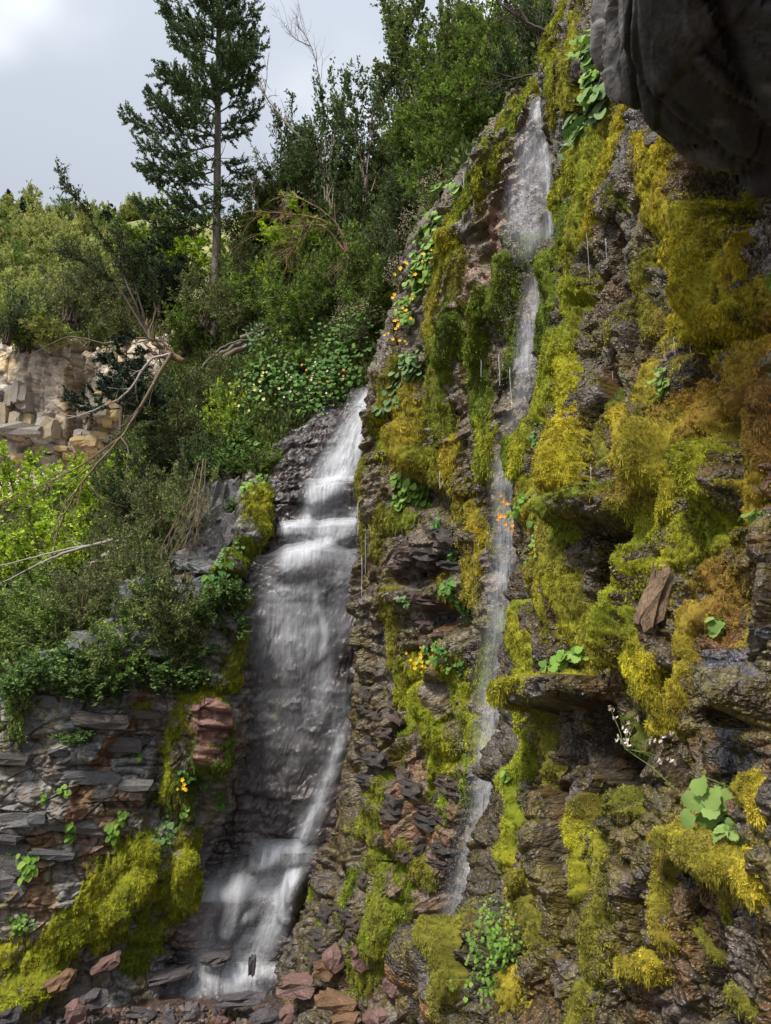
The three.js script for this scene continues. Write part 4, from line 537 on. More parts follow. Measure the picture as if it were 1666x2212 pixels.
// far hillside brush
{ const r = rng(91); let n = 0;
  for (let i = 0; i < 190; i++) { const px = -40 + r() * 400, py = 455 + r() * 270; const k = hill.find(px, py), p = hill.P(k, hill.hs[k] - 0.3), s = 0.75 + r() * 0.75 + (hill.dep[k] - 46) * 0.004; const v = kinds[r() < 0.75 ? 'brush' : 'green'].made[i % 4], g = new THREE.Group(); part(g, 'branches', v.wood, barkMat, 'stuff'); part(g, 'crown', v.leaf, leafMat, 'stuff'); g.position.copy(p); g.rotation.y = r() * 6.28; g.scale.set(s, s * (0.9 + r() * 0.7), s); top(g, 'hillside_shrub', 'shrub among many on the sunlit hillside far behind', 'shrub', 'brush on the far hillside'); n++; } }
const S = [
  // along the top of and below the far cliff
  ['green', 55, 690, 130, 110, 44.5, 'green shrub on the rim of the tan cliff, leftmost'], ['brush', 115, 705, 110, 80, 43.5, 'yellowish shrub on the rim of the tan cliff'], ['dark', 15, 660, 110, 130, 43, 'dark shrub hanging at the left frame edge above the tan cliff'], ['green', 200, 700, 120, 90, 42, 'green shrub above the crack of the tan cliff'], ['brush', 280, 660, 130, 110, 40, 'pale shrub right of the tan cliff rim'], ['dark', 165, 640, 150, 110, 40, 'dark shrub above the tan cliff, left of the leaning willow'],
  ['lime', 30, 1075, 250, 210, 25, 'sunlit lime green shrub below the tan cliff at the left edge'], ['lime', 140, 1080, 240, 200, 24, 'bright yellow green shrub below the middle of the tan cliff'], ['lime', 228, 1045, 180, 160, 23, 'lime shrub below the tan cliff beside the hanging dead branches'], ['lime', 75, 1170, 250, 190, 20, 'sunlit shrub behind the two grey dead sticks'], ['lime', 175, 1165, 190, 160, 18.5, 'lime shrub just right of the sunlit shrubs on the left'], ['lime', 10, 1200, 160, 150, 19, 'lime shrub at the left edge above the grey sticks'], ['dark', 25, 1290, 150, 130, 16, 'dark shrub at the left edge below the grey sticks'], ['willow', 140, 1275, 150, 110, 15.5, 'shaded shrub under the tips of the grey sticks'],
  // around the spruce
  ['willow', 230, 590, 190, 170, 27, 'willow shrub behind the leaning branch'], ['green', 330, 520, 170, 110, 27, 'pale green shrub behind the spruce, to its left'], ['willow', 150, 600, 150, 150, 30, 'grey green shrub left of the leaning branch'], ['lime', 405, 545, 170, 120, 23, 'sunlit shrub right behind the lower spruce trunk'], ['dark', 350, 620, 190, 150, 22, 'dark shrub left of the spruce trunk'], ['willow', 270, 680, 130, 100, 21, 'thin willow at the foot of the leaning branch'], ['green', 400, 690, 150, 120, 19, 'green shrub at the foot of the spruce, left side'], ['willow', 520, 660, 170, 150, 18.5, 'willow shrub at the foot of the spruce, right side'], ['willow', 520, 560, 140, 130, 19.5, 'willow shrub beside the spruce trunk, under the dead bush'],
  ['lime', 660, 480, 170, 120, 20.5, 'bright lime shrub behind the bare dead bush'], ['lime', 620, 555, 180, 110, 19, 'bright lime shrub below the bare dead bush'], ['dark', 640, 410, 180, 130, 21, 'dark shrub above the bare dead bush'], ['willow', 575, 400, 130, 120, 21.5, 'thin willow right of the spruce against the sky'], ['green', 640, 650, 230, 170, 17, 'broad green shrub left of the log pile'], ['green', 740, 560, 190, 170, 17.2, 'green shrub in the middle of the slope'], ['dark', 760, 440, 190, 180, 18, 'dark shrub in the shade under the tall saplings'], ['dark', 690, 350, 170, 150, 19, 'dark shrub with lit top against the sky'], ['green', 800, 620, 150, 130, 16, 'green shrub just above the flowering bank'],
  ['dark', 860, 500, 140, 190, 15.2, 'shadowed shrub behind the leafy edge of the wall'], ['dark', 880, 400, 170, 170, 16, 'shadowed shrub on the ridge behind the seed heads'], ['green', 960, 320, 190, 170, 14.6, 'green shrub on the ridge left of the upper fall'], ['green', 1040, 200, 210, 200, 13.8, 'large green shrub above the upper fall'], ['green', 960, 190, 200, 200, 15.5, 'large green tree crown left of the upper fall'], ['dark', 1130, 110, 180, 200, 12.5, 'dark tree crown beside the mossy column'], ['green', 1080, 60, 200, 180, 14, 'tree crown at the top edge left of the mossy column'], ['dark', 1170, 10, 140, 140, 12, 'dark foliage at the top edge beside the boulder'], ['green', 890, 290, 150, 130, 16.5, 'shrub at the edge of the sky gap'], ['willow', 1010, 70, 180, 180, 16, 'thin crowned tree at the top middle'],
  // the shrubs hanging over the left cliff
  ['willow', 400, 880, 210, 200, 15, 'large willow shrub above the hanging dead branches'], ['willow', 480, 830, 180, 150, 15.6, 'willow shrub right of the hanging dead branches'], ['dark', 330, 950, 150, 150, 15.5, 'dark willow behind the long dead branch'], ['green', 500, 900, 170, 160, 14.2, 'green leafy shrub left of the pale columbines'], ['lime', 480, 880, 90, 130, 13.9, 'small bright leafy shrub left of the columbines'], ['dark', 430, 980, 150, 120, 13.6, 'dark shrub hanging above the bare twigs'], ['willow', 340, 1110, 190, 190, 12.9, 'grey green willow hanging over the cliff edge'], ['willow', 300, 1220, 170, 180, 12.5, 'lower grey green willow hanging over the cliff edge'], ['dark', 270, 1050, 150, 120, 14.5, 'dark shrub behind the hanging willow'], ['willow', 230, 1140, 110, 120, 14, 'small shaded willow behind the broken stub'],
  ['herb', 480, 1260, 130, 120, 11.8, 'leafy plant clump on the ledge beside the fall'], ['herb', 500, 1080, 90, 80, 12.3, 'low plant clump on the bank above the pale rock'], ['herb', 490, 980, 130, 110, 13.1, 'dark fern like clump above the pale rock'], ['herb', 110, 1420, 200, 130, 11.1, 'green herb clump on the left ledge'], ['herb', 200, 1450, 190, 130, 10.9, 'green herb clump on the left ledge, next to the first'], ['herb', 40, 1440, 150, 140, 10.9, 'herb clump at the left frame edge'], ['herb', 340, 1440, 200, 110, 11.0, 'herb clump on the ledge left of the mossy block'], ['herb', 410, 1450, 130, 80, 11.0, 'small leaved clump beside the mossy block'], ['willow', 395, 1385, 130, 120, 10.9, 'small willow below the pale ledge rock'], ['green', 20, 1540, 110, 140, 10.4, 'soft green shrub at the left edge above the lower cliff'], ['green', 80, 1350, 150, 120, 12, 'green shrub above the left ledge'], ['herb', 160, 1580, 110, 60, 10.3, 'grassy tuft on top of the lower left cliff'],
  ['green', 570, 470, 190, 170, 22, 'green shrub closing the gap between the spruce and the bare dead bush'], ['willow', 610, 350, 160, 190, 21, 'tall willow shrub below the bare snag'], ['dark', 530, 480, 130, 130, 21, 'dark shrub touching the spruce trunk on its right'], ['willow', 440, 620, 150, 140, 18.6, 'willow shrub covering the lower spruce trunk'], ['green', 560, 610, 180, 150, 17.8, 'green shrub under the dead bush, left side'],
  ['green', 60, 1310, 210, 170, 14, 'green shrub at the left edge, between the sticks and the herb ledge'], ['willow', 180, 1290, 190, 160, 14.4, 'willow shrub right below the broken stub'], ['green', 120, 1370, 220, 130, 12.4, 'green shrub just above the left herb clumps'], ['willow', 250, 1210, 150, 150, 14.6, 'shaded willow behind the lower hanging willow'], ['dark', 300, 830, 120, 120, 16, 'dark shrub between the conifer and the large willow'], ['green', 560, 980, 130, 110, 13.4, 'green shrub above the moss cushions'], ['green', 610, 760, 200, 120, 15.6, 'green shrub just below the log pile'], ['dark', 320, 1290, 160, 140, 11.2, 'dark shrub above the pale ledge blocks'], ['willow', 415, 1080, 130, 170, 11.9, 'willow shrub left of the pale upright rock'],
  ['green', 290, 1345, 190, 150, 10.9, 'green shrub behind the pale ledge blocks'], ['willow', 375, 1300, 170, 170, 11.0, 'willow shrub on the ledge left of the fall'], ['green', 235, 1400, 170, 130, 10.7, 'green shrub between the two ledge herb clumps'], ['herb', 540, 1130, 90, 80, 12.1, 'leafy clump on the bank next to the upper steps of the fall'], ['herb', 440, 1310, 120, 90, 11.6, 'leafy clump on the ledge below the pale upright rock'], ['herb', 505, 1340, 90, 80, 11.5, 'leafy clump at the edge of the wide veil'], ['herb', 430, 1385, 120, 80, 11.4, 'leafy clump just above the mossy block'],
  ['sapling', 710, 260, 150, 330, 18, 'slender dark sapling right of the bare snag'], ['sapling', 790, 230, 170, 330, 17.4, 'tall dark sapling against the sky'], ['sapling', 620, 290, 130, 260, 20, 'leafy sapling under the bare snag'], ['sapling', 850, 160, 120, 260, 17, 'dark leafy sapling beside the pale trunks'], ['aspen', 900, 40, 190, 300, 16.5, 'pale stemmed tree at the top middle'], ['aspen', 960, 70, 170, 340, 15.8, 'pale stemmed tree left of the upper fall'], ['aspen', 860, 20, 140, 260, 17.5, 'pale stemmed tree at the edge of the sky'],
  ['airy', 960, 400, 130, 110, 12.4, 'plant with pinkish seed heads on the ridge'], ['airy', 900, 480, 110, 110, 12.8, 'plant with pinkish seed heads behind the leafy edge'], ['airy', 870, 580, 90, 110, 12.6, 'plant with pale seed heads above the yellow flowers'], ['airy', 780, 690, 150, 80, 14.3, 'plant with pale seed heads above the round leaves'], ['airy', 830, 800, 70, 110, 12.0, 'pale dotted plant at the lip of the main fall'],
];
for (const s of S) if (!/herb|airy/.test(s[0])) { s[3] *= 1.15; s[4] *= 1.15; }
for (const s of S) shrub(...s, s[0] === 'herb' ? 'plants on the banks' : 'shrubs of the slope', s[0] === 'herb' ? 'herb_clump' : s[0] === 'aspen' ? 'tree' : s[0] === 'sapling' ? 'sapling' : s[0] === 'airy' ? 'seeding_plant' : 'shrub', s[0] === 'herb' || s[0] === 'airy' ? 'plant' : s[0] === 'aspen' || s[0] === 'sapling' ? 'tree' : 'shrub');

// ---- conifers
function bough(lv, wood, r, p0, p1, up, wc, pal, dens, nl) {           // one limb with side shoots clad in needles
  const len = p0.distanceTo(p1), mid = p0.clone().lerp(p1, 0.55); mid.y -= len * 0.10; const pts = bend([p0, mid, p1], 5, len * 0.03, r); wood.add(tube(pts, 0.012 + len * 0.012, 0.006, 4), wc);
  const curve = new THREE.CatmullRomCurve3(pts), ax = p1.clone().sub(p0).normalize(), lat = ax.clone().cross(V(0, 1, 0)).normalize();
  const clad = (a, b, n) => { const d = b.clone().sub(a).normalize(); for (let i = 0; i < n; i++) { const q = a.clone().lerp(b, r()), nd = d.clone().multiplyScalar(0.55).add(rand3(r)).normalize(); lv.put(q, nd, nd.clone().cross(rand3(r)).normalize(), nl * (0.6 + r() * 0.7), nl * 0.2, pickCol(pal, r), 0); } };
  const ns = Math.ceil(len * dens);
  for (let i = 0; i < ns; i++) {
    const u = 0.22 + 0.78 * (i + r()) / ns, p = curve.getPoint(u), sgn = i % 2 ? 1 : -1, sl = (0.20 + 0.38 * (1 - u * 0.55)) * Math.min(1, len) * (0.6 + r() * 0.6), d = lat.clone().multiplyScalar(sgn * (0.55 + r() * 0.5)).addScaledVector(ax, 0.75).add(V(0, (r() - 0.35) * 0.7 + up, 0)).add(rand3(r).multiplyScalar(0.25)).normalize(), e = p.clone().addScaledVector(d, sl); e.y += sl * 0.15;
    wood.add(tube([p, e], 0.007, 0.003, 3), wc); clad(p, e, Math.ceil(sl * 180));
    for (let k = 0; k < 3; k++) { const q = p.clone().lerp(e, 0.3 + r() * 0.6), f = q.clone().addScaledVector(d.clone().multiplyScalar(0.8).add(rand3(r).multiplyScalar(0.8)).add(V(0, 0.25, 0)).normalize(), sl * (0.3 + r() * 0.35)); clad(q, f, Math.ceil(sl * 100)); }
  }
  clad(curve.getPoint(0.75), p1, Math.ceil(len * 90));
}
const sprucePal = [[84, 112, 72], [102, 130, 80], [70, 96, 66], [120, 142, 84]].map((c) => lin(...c)), sWood = lin(104, 92, 84);
{
  const g = new THREE.Group(), r = rng(7), lv = new Leaves(), wood = new Soup(), D = 20, base = at(466, 735, D), T = (y) => at(lerp(466, 476, clamp((735 - y) / 1000)), y, D);
  g.position.copy(base); const loc = (v) => v.clone().sub(base);
  const tp = []; for (let y = 745; y >= -420; y -= 40) tp.push(loc(T(y)).add(V((r() - 0.5) * 0.02, 0, (r() - 0.5) * 0.02)));
  const trunk = new Soup(); trunk.add(tube(tp, 0.16, 0.015, 9, 0.8), [0.5, 0.45, 0.42]); const tg = trunk.geo(), tc = tg.attributes.color, tpz = tg.attributes.position; for (let i = 0; i < tc.count; i++) { const n = fbm(tpz.getX(i) * 9, tpz.getY(i) * 2.5, tpz.getZ(i) * 9, 3), c = mixc(lin(92, 82, 76), lin(140, 132, 124), smooth(-0.2, 0.3, n)); tc.setXYZ(i, ...c); }
  part(g, 'trunk', tg, barkMat);
  const B = [[60, 350, 15], [85, 365, 48], [118, 385, 78], [150, 378, 100], [195, 350, 152], [215, 352, 172], [250, 392, 200], [268, 345, 228], [292, 272, 256], [296, 318, 205], [312, 310, 322], [340, 306, 366], [368, 326, 388], [398, 396, 386], [432, 296, 442], [462, 332, 492], [450, 382, 430], [480, 372, 505],
    [60, 552, 22], [90, 553, 92], [130, 550, 72], [175, 551, 112], [200, 545, 162], [245, 552, 172], [268, 556, 242], [292, 527, 286], [350, 512, 352], [415, 522, 420], [280, 505, 262], [230, 415, 262], [320, 420, 300], [455, 420, 470]];
  for (const [y, x, ty] of B) { const a = loc(T(y)), dz = (r() - 0.5) * 0.9, b = loc(at(x, ty, D + dz)), bl = new Leaves(), bw = new Soup(); bough(bl, bw, r, a, b, 0.1, sWood, sprucePal, 13, 0.062); part(part(g, 'bough', bw.geo(), barkMat), 'needles', bl.geo(), needleMat, 'stuff'); }
  for (let y = 240; y > -400; y -= 10) { const t = clamp((y + 420) / 640), n = y < 60 ? 2 : 1; for (let k = 0; k < n; k++) { const a = loc(T(y)), az = r() < 0.45 ? 0.6 + r() * 1.9 : r() * 6.28, len = (0.22 + 0.78 * t) * (0.55 + r() * 0.65), b = a.clone().add(V(Math.cos(az) * len, len * (0.15 + r() * 0.35), Math.sin(az) * len)); bough(lv, wood, r, a, b, 0.12, sWood, sprucePal, 12, 0.062); } }
  for (let y = 500; y > 230; y -= 32) { const a = loc(T(y)), s = r() < 0.5 ? 1 : -1, len = 0.5 + r() * 0.8, az = s * (1.57 + (r() - 0.5) * 1.4), b = a.clone().add(V(Math.cos(az) * len, len * (r() - 0.3) * 0.5, Math.sin(az) * len)); bough(lv, wood, r, a, b, 0.05, sWood, sprucePal, 10, 0.06); }
  for (let i = 0; i < 26; i++) { const y = 240 + r() * 300, a = loc(T(y)), az = r() * 6.28, len = 0.3 + r() * 0.9, b = a.clone().add(V(Math.cos(az) * len, len * (r() - 0.55) * 0.6, Math.sin(az) * len)); wood.add(tube(bend([a, a.clone().lerp(b, 0.5).addScaledVector(rand3(r), 0.08), b], 4), 0.014, 0.003, 4), sWood); }
  part(g, 'branches', wood.geo(), barkMat, 'stuff'); part(g, 'crown', lv.geo(), needleMat, 'stuff');
  top(g, 'spruce_tree', 'tall spruce with uneven boughs and bare lower trunk against the sky', 'tree');
}
function smallConifer(px, py, hpx, wpx, d, label, seed, tip) {
  const g = new THREE.Group(), r = rng(seed), lv = new Leaves(), wood = new Soup(), H = hpx * d / F, W = wpx * d / F / 2, base = at(px, py + hpx / 2, d), pal = [[46, 68, 48], [58, 80, 52], [40, 58, 44]].map((c) => lin(...c));
  g.position.copy(base); const tk = new Soup(); tk.add(tube([V(0, -0.3, 0), V(0, H * 0.5, 0), V(0, H, 0)], 0.03 * H / 3 + 0.02, 0.01, 6), sWood); part(g, 'trunk', tk.geo(), barkMat);
  const n = tip ? 16 : 26; for (let i = 0; i < n; i++) { const t = (i + r()) / n, az = r() * 6.28, len = W * (1.05 - t * 0.85) * (0.7 + r() * 0.5), a = V(0, H * (0.06 + 0.92 * t), 0), b = a.clone().add(V(Math.cos(az) * len, len * (tip ? 0.3 : -0.05 + r() * 0.2), Math.sin(az) * len)); bough(lv, wood, r, a, b, 0.05, sWood, pal, tip ? 4 : 11, tip ? 0.22 : 0.06); }
  part(g, 'branches', wood.geo(), barkMat, 'stuff'); part(g, 'crown', lv.geo(), needleMat, 'stuff'); top(g, 'conifer', label, 'tree', 'small conifers');
}
smallConifer(345, 570, 190, 190, 21.5, 'dark young conifer left of the spruce trunk', 21); smallConifer(262, 805, 190, 190, 14.6, 'drooping dark conifer in front of the tan cliff', 22);
smallConifer(14, 440, 70, 40, 84, 'distant conifer on the skyline at the left edge', 23, true); smallConifer(45, 450, 50, 32, 84, 'second distant conifer on the skyline, right of the first', 24, true); smallConifer(235, 470, 62, 44, 82, 'distant conifer on the skyline left of the spruce', 25, true); smallConifer(80, 455, 40, 30, 84, 'short distant conifer on the skyline near the left edge', 26, true);

// ================================================================== ground cover on the slope (nobody could count it)
{
  const r = rng(303), geos = [0, 1, 2].map((s) => { const q = rng(60 + s), lv = new Leaves(), pal = [[[92, 112, 56], [116, 132, 64]], [[76, 94, 50], [98, 114, 60]], [[122, 130, 74], [100, 106, 58]]][s].map((c) => lin(...c)); for (let i = 0; i < 150; i++) { const az = q() * 6.28, el = 0.2 + q() * 1.2, d = V(Math.cos(az) * Math.cos(el), Math.sin(el), Math.sin(az) * Math.cos(el)), p = d.clone().multiplyScalar(0.06 + q() * 0.26), ld = d.clone().add(rand3(q).multiplyScalar(0.8)).normalize(), L = 0.035 + q() * 0.035; lv.put(p, ld, ld.clone().cross(rand3(q)).normalize(), L, L * 0.32, pickCol(pal, q)); } return lv.geo(); });
  const cover = new THREE.Group(); cover.name = 'ground_cover';
  for (let s = 0; s < 3; s++) {
    const N = 2600, im = new THREE.InstancedMesh(geos[s], leafMat, N), M = new THREE.Matrix4(), Q = new THREE.Quaternion();
    for (let i = 0; i < N; i++) { const k = Math.floor(r() * slope.n), p = slope.P(k, slope.hs[k] + slope.hf[k] - 0.28), z = 0.7 + r() * 1.1; Q.setFromAxisAngle(V(0, 1, 0), r() * 6.28); M.compose(p, Q, V(z, z * (0.8 + r() * 0.8), z)); im.setMatrixAt(i, M); }
    im.name = 'low_plants'; im.userData.kind = 'stuff'; cover.add(im);
  }
  tag(cover, 'low leafy ground cover over the slope above the falls', 'ground cover', null, 'stuff'); scene.add(shade(cover));
}

// ================================================================== plants on the rock: every leaf that shows is a leaf of its own
function leafGeo(seed, scallop, len, cup) {                          // round or heart-shaped blade from the stalk at the origin along +y, facing +z
  const r = rng(seed), pos = [0, 0.5 * len, 0.02], idx = [], n = 22;
  for (let i = 0; i <= n; i++) { const a = -Math.PI / 2 + 2 * Math.PI * i / n, notch = Math.abs(((a + Math.PI / 2) % (2 * Math.PI)) / Math.PI - 1) > 0.88 ? 0.72 : 1, w = (i % 2 ? 1 : 1 - scallop) * notch * (0.94 + r() * 0.1); pos.push(Math.cos(a) * 0.5 * w, 0.5 * len + Math.sin(a) * 0.5 * len * w, cup * (Math.cos(a) ** 2) - 0.1 * (Math.sin(a) > 0 ? Math.sin(a) : 0)); }
  for (let i = 1; i <= n; i++) idx.push(0, i, i + 1); return geom(pos, idx);
}
const roundLeaves = [1, 2, 3].map((s) => leafGeo(s, 0.12, 1.05, 0.12)), ovalLeaves = [4, 5, 6].map((s) => leafGeo(s, 0.05, 1.5, 0.16)), heartLeaves = [7, 8].map((s) => leafGeo(s, 0.03, 1.2, 0.1));
const lm = (c) => new THREE.MeshPhysicalMaterial({ color: new THREE.Color().setRGB(...lin(...c)), roughness: 0.75, transmission: 0.25, thickness: 0, specularIntensity: 0.4, side: THREE.DoubleSide });
const LM = { mid: [[116, 152, 60], [132, 168, 70], [96, 134, 54], [146, 178, 88]].map(lm), deep: [[88, 128, 56], [106, 146, 64], [74, 112, 52]].map(lm), pale: [[130, 158, 80], [114, 146, 72], [142, 168, 92]].map(lm), grey: [[110, 140, 84], [126, 154, 98], [94, 126, 74]].map(lm), lime: [[112, 146, 58], [130, 162, 68], [96, 132, 52]].map(lm) };
const stemMat = new THREE.MeshStandardMaterial({ color: new THREE.Color().setRGB(...lin(104, 120, 62)), roughness: 0.8 });
const petal = { yellow: new THREE.MeshStandardMaterial({ color: new THREE.Color().setRGB(...lin(246, 196, 24)), roughness: 0.6, side: THREE.DoubleSide }), orange: new THREE.MeshStandardMaterial({ color: new THREE.Color().setRGB(...lin(244, 158, 20)), roughness: 0.6, side: THREE.DoubleSide }), cream: new THREE.MeshStandardMaterial({ color: new THREE.Color().setRGB(...lin(246, 232, 150)), roughness: 0.6, side: THREE.DoubleSide }), white: new THREE.MeshStandardMaterial({ color: new THREE.Color().setRGB(...lin(238, 218, 212)), roughness: 0.6, side: THREE.DoubleSide }), blue: new THREE.MeshStandardMaterial({ color: new THREE.Color().setRGB(...lin(170, 184, 226)), roughness: 0.6, side: THREE.DoubleSide }) };
const flowerGeo = (() => { const pos = [], idx = []; for (let k = 0; k < 5; k++) { const a = k / 5 * 6.2832, b = a + 0.5, c = a - 0.5, o = pos.length / 3; pos.push(0, 0, 0, Math.cos(b) * 0.42, Math.sin(b) * 0.42, 0.22, Math.cos(a) * 0.62, Math.sin(a) * 0.62, 0.16, Math.cos(c) * 0.42, Math.sin(c) * 0.42, 0.22); idx.push(o, o + 1, o + 2, o, o + 2, o + 3); } return geom(pos, idx); })();
const pr = rng(5151);
// path: surveyed line the plant hangs along; w: its half width in sheet units
function leafPlant(sheet, label, path, w, n, size, geos, mats, o = {}) {
  const g = new THREE.Group(), r = pr, first = sheet.spot(...path[0]), stems = new Soup(); g.position.copy(first); const cands = [];
  const cum = [0]; for (let i = 1; i < path.length; i++) cum.push(cum[i - 1] + Math.hypot(path[i][0] - path[i - 1][0], path[i][1] - path[i - 1][1]));
  const along = (t) => { if (path.length < 2) return path[0]; const L = t * cum[cum.length - 1]; let i = 1; while (i < path.length - 1 && cum[i] < L) i++; const u = (L - cum[i - 1]) / (cum[i] - cum[i - 1]); return [lerp(path[i - 1][0], path[i][0], u), lerp(path[i - 1][1], path[i][1], u)]; };
  const lookup = (px, py) => { const s = sheet.spot(px, py); return s; };
  const clumps = [...Array(Math.max(1, Math.ceil(n / 6)))].map(() => { const c = along(r()), a = r() * 6.28, q = Math.sqrt(r()); return [c[0] + Math.cos(a) * w * q * 0.8, c[1] + Math.sin(a) * w * q * 0.8 * (o.tall || 1)]; });
  const spots = clumps.map((c) => lookup(...c));
  for (let i = 0; i < n; i++) {
    const s = spots[i % spots.length], N = s.n, spread = (o.spread || 0.5) * w * s.dep / F, p = s.clone().add(V((r() - 0.5) * 2 * spread, (r() - 0.5) * 2 * spread, (r() - 0.5) * spread)).addScaledVector(N, (o.out ?? 0.04) * (0.3 + r())), sc = size * (0.55 + r() * 0.75);
    const m = new THREE.Mesh(geos[i % geos.length], mats[Math.floor(r() * mats.length)]); m.name = 'leaf'; m.castShadow = m.receiveShadow = true;
    const face = N.clone().multiplyScalar(0.8).add(V(0, 0.55, 0.35)).add(rand3(r).multiplyScalar(0.55)).normalize(), down = V(r() - 0.5, -0.75, r() - 0.5).addScaledVector(face, 0).normalize(), X = down.clone().cross(face).normalize(), Y = face.clone().cross(X).normalize();
    m.matrix.makeBasis(X.multiplyScalar(sc), Y.multiplyScalar(sc), face.clone().multiplyScalar(sc)); m.matrix.setPosition(p.clone().sub(first)); m.matrix.decompose(m.position, m.quaternion, m.scale); g.add(m);
    if (i % 3 === 0) stems.add(tube([s.clone().sub(first).addScaledVector(N, -0.02), p.clone().sub(first)], 0.0025 + size * 0.03, 0.0015 + size * 0.02, 3), [1, 1, 1]);
  }
  part(g, 'stems', stems.geo(), stemMat, 'stuff');
  for (const f of o.flowers || []) for (let i = 0; i < f.n; i++) {
    const c = f.path ? f.path[Math.floor(r() * f.path.length)] : along(r()), s = lookup(c[0] + (r() - 0.5) * 2 * f.w, c[1] + (r() - 0.5) * 2 * (f.h || f.w)), p = s.clone().addScaledVector(s.n, 0.05 + (o.out ?? 0.04) + r() * 0.05), m = new THREE.Mesh(flowerGeo, petal[f.c]); m.name = 'flower'; m.position.copy(p).sub(first); m.scale.setScalar(f.s * (0.7 + r() * 0.6)); m.lookAt(p.clone().sub(first).add(V(r() - 0.5, 0.2, 1 + r() * 0.4))); m.castShadow = true; g.add(m);
  }
  return top(g, o.name || 'rock_plant', label, 'plant', o.group);
}
const A = wallA, Bw = wallB, Cw = wallC;
leafPlant(A, 'round leaved plant hanging beside the boulder', [[1274, 70], [1268, 140], [1262, 215]], 32, 110, 0.085, roundLeaves, LM.mid);
leafPlant(A, 'grey green leaves under the boulder corner, left of the golden moss', [[1300, 190], [1262, 240], [1228, 285], [1205, 330]], 30, 110, 0.095, ovalLeaves, LM.grey);
leafPlant(A, 'cress like plant with many small leaves at the lower middle', [[1095, 1990], [1060, 2060], [1030, 2120]], 48, 295, 0.021, roundLeaves, LM.lime, { out: 0.10, spread: 0.5, tall: 1.2 });
leafPlant(A, 'trailing plant with orange flowers at the edge of the spray', [[1125, 1075], [1150, 1130], [1185, 1130]], 30, 80, 0.045, roundLeaves, LM.mid, { flowers: [{ n: 12, c: 'orange', s: 0.026, w: 12, h: 26, path: [[1122, 1070], [1118, 1095], [1128, 1110], [1112, 1125]] }] });
leafPlant(A, 'few bright leaves above the dark shaded hollow', [[1165, 1425], [1215, 1405], [1230, 1390]], 18, 26, 0.06, roundLeaves, LM.mid);
leafPlant(A, 'pale wispy leaves in the recess of the right wall', [[1432, 815], [1440, 850]], 22, 46, 0.03, ovalLeaves, LM.pale);
leafPlant(A, 'tiny leaved patch on the mossy nose', [[1165, 935], [1185, 950]], 24, 60, 0.028, roundLeaves, LM.deep);
leafPlant(A, 'small leaves beside the drips in the hollow', [[1288, 890], [1295, 930]], 18, 26, 0.035, roundLeaves, LM.mid);
leafPlant(A, 'small leafy sprig on the edge of the spray', [[1080, 1630], [1075, 1670]], 14, 18, 0.04, ovalLeaves, LM.lime);
leafPlant(A, 'thin leafy sprig above the spray edge', [[1100, 1545], [1090, 1575]], 10, 10, 0.035, ovalLeaves, LM.lime);
leafPlant(A, 'two large leaves on the brown rock at the right', [[1552, 1312], [1556, 1352]], 14, 4, 0.075, roundLeaves, LM.pale);
leafPlant(A, 'leaves at the right frame edge above the slab', [[1640, 1100], [1662, 1095]], 14, 7, 0.055, roundLeaves, LM.lime);
leafPlant(A, 'small fern fronds at the right frame edge under the boulder', [[1655, 600], [1660, 630]], 14, 22, 0.03, ovalLeaves, LM.mid);
leafPlant(A, 'tiny leaves scattered beside the mossy ledge', [[1140, 1180], [1200, 1160]], 30, 36, 0.026, roundLeaves, LM.mid);
{ // the saxifrage: large scalloped leaves and a stalk of small pale florets
  const sax = leafPlant(A, 'large scalloped leaves with a pale flower stalk at the lower right', [[1462, 1715], [1500, 1708], [1540, 1715], [1520, 1740]], 36, 13, 0.08, roundLeaves, LM.pale, { name: 'flowering_rock_plant', out: 0.07, spread: 1.0 }), r = rng(66), o = sax.position, S0 = A.spot(1450, 1705, 0.06), st = new Soup();
  const tips = [[1290, 1555], [1275, 1545], [1345, 1530], [1335, 1555], [1375, 1570], [1362, 1580], [1320, 1595], [1335, 1600], [1325, 1625], [1400, 1595], [1410, 1600], [1430, 1575], [1440, 1600], [1425, 1645], [1385, 1555], [1350, 1600], [1395, 1620], [1445, 1645]];
  const main = A.spot(1376, 1630, 0.12); st.add(tube([S0.clone().sub(o), S0.clone().lerp(main, 0.5).add(V(0, 0.01, 0.03)).sub(o), main.clone().sub(o)], 0.0022, 0.0016, 4), [1, 1, 1]);
  for (const [x, y] of tips) { const e = A.spot(x, y, 0.12 + r() * 0.06), m = main.clone().lerp(e, 0.5).add(V(0, 0.01, 0.01)); st.add(tube([main.clone().sub(o), m.sub(o), e.clone().sub(o)], 0.0014, 0.0009, 3), [1, 1, 1]); for (let k = 0; k < 4; k++) { const f = new THREE.Mesh(flowerGeo, petal.white); f.name = 'flower'; f.position.copy(e).sub(o).addScaledVector(rand3(r), 0.012); f.scale.setScalar(0.013 + r() * 0.006); f.rotation.set(r() * 2, r() * 2, r() * 2); f.castShadow = true; sax.add(f); } }
  part(sax, 'flower_stalk', st.geo(), stemMat);
}
leafPlant(A, 'smaller scalloped leaves just right of the large flowering plant', [[1590, 1770], [1620, 1790], [1655, 1810]], 20, 14, 0.052, roundLeaves, LM.pale, { out: 0.06, spread: 0.9 });
leafPlant(Bw, 'leafy vine along the top left edge of the middle wall', [[978, 395], [950, 445], [932, 500], [915, 560], [898, 600]], 20, 170, 0.11, heartLeaves, LM.mid);
leafPlant(Bw, 'leafy patch full of yellow flowers on the edge of the middle wall', [[925, 560], [900, 620], [878, 690], [862, 740]], 22, 150, 0.09, roundLeaves, LM.mid, { flowers: [{ n: 50, c: 'yellow', s: 0.042, w: 22, h: 20 }] });
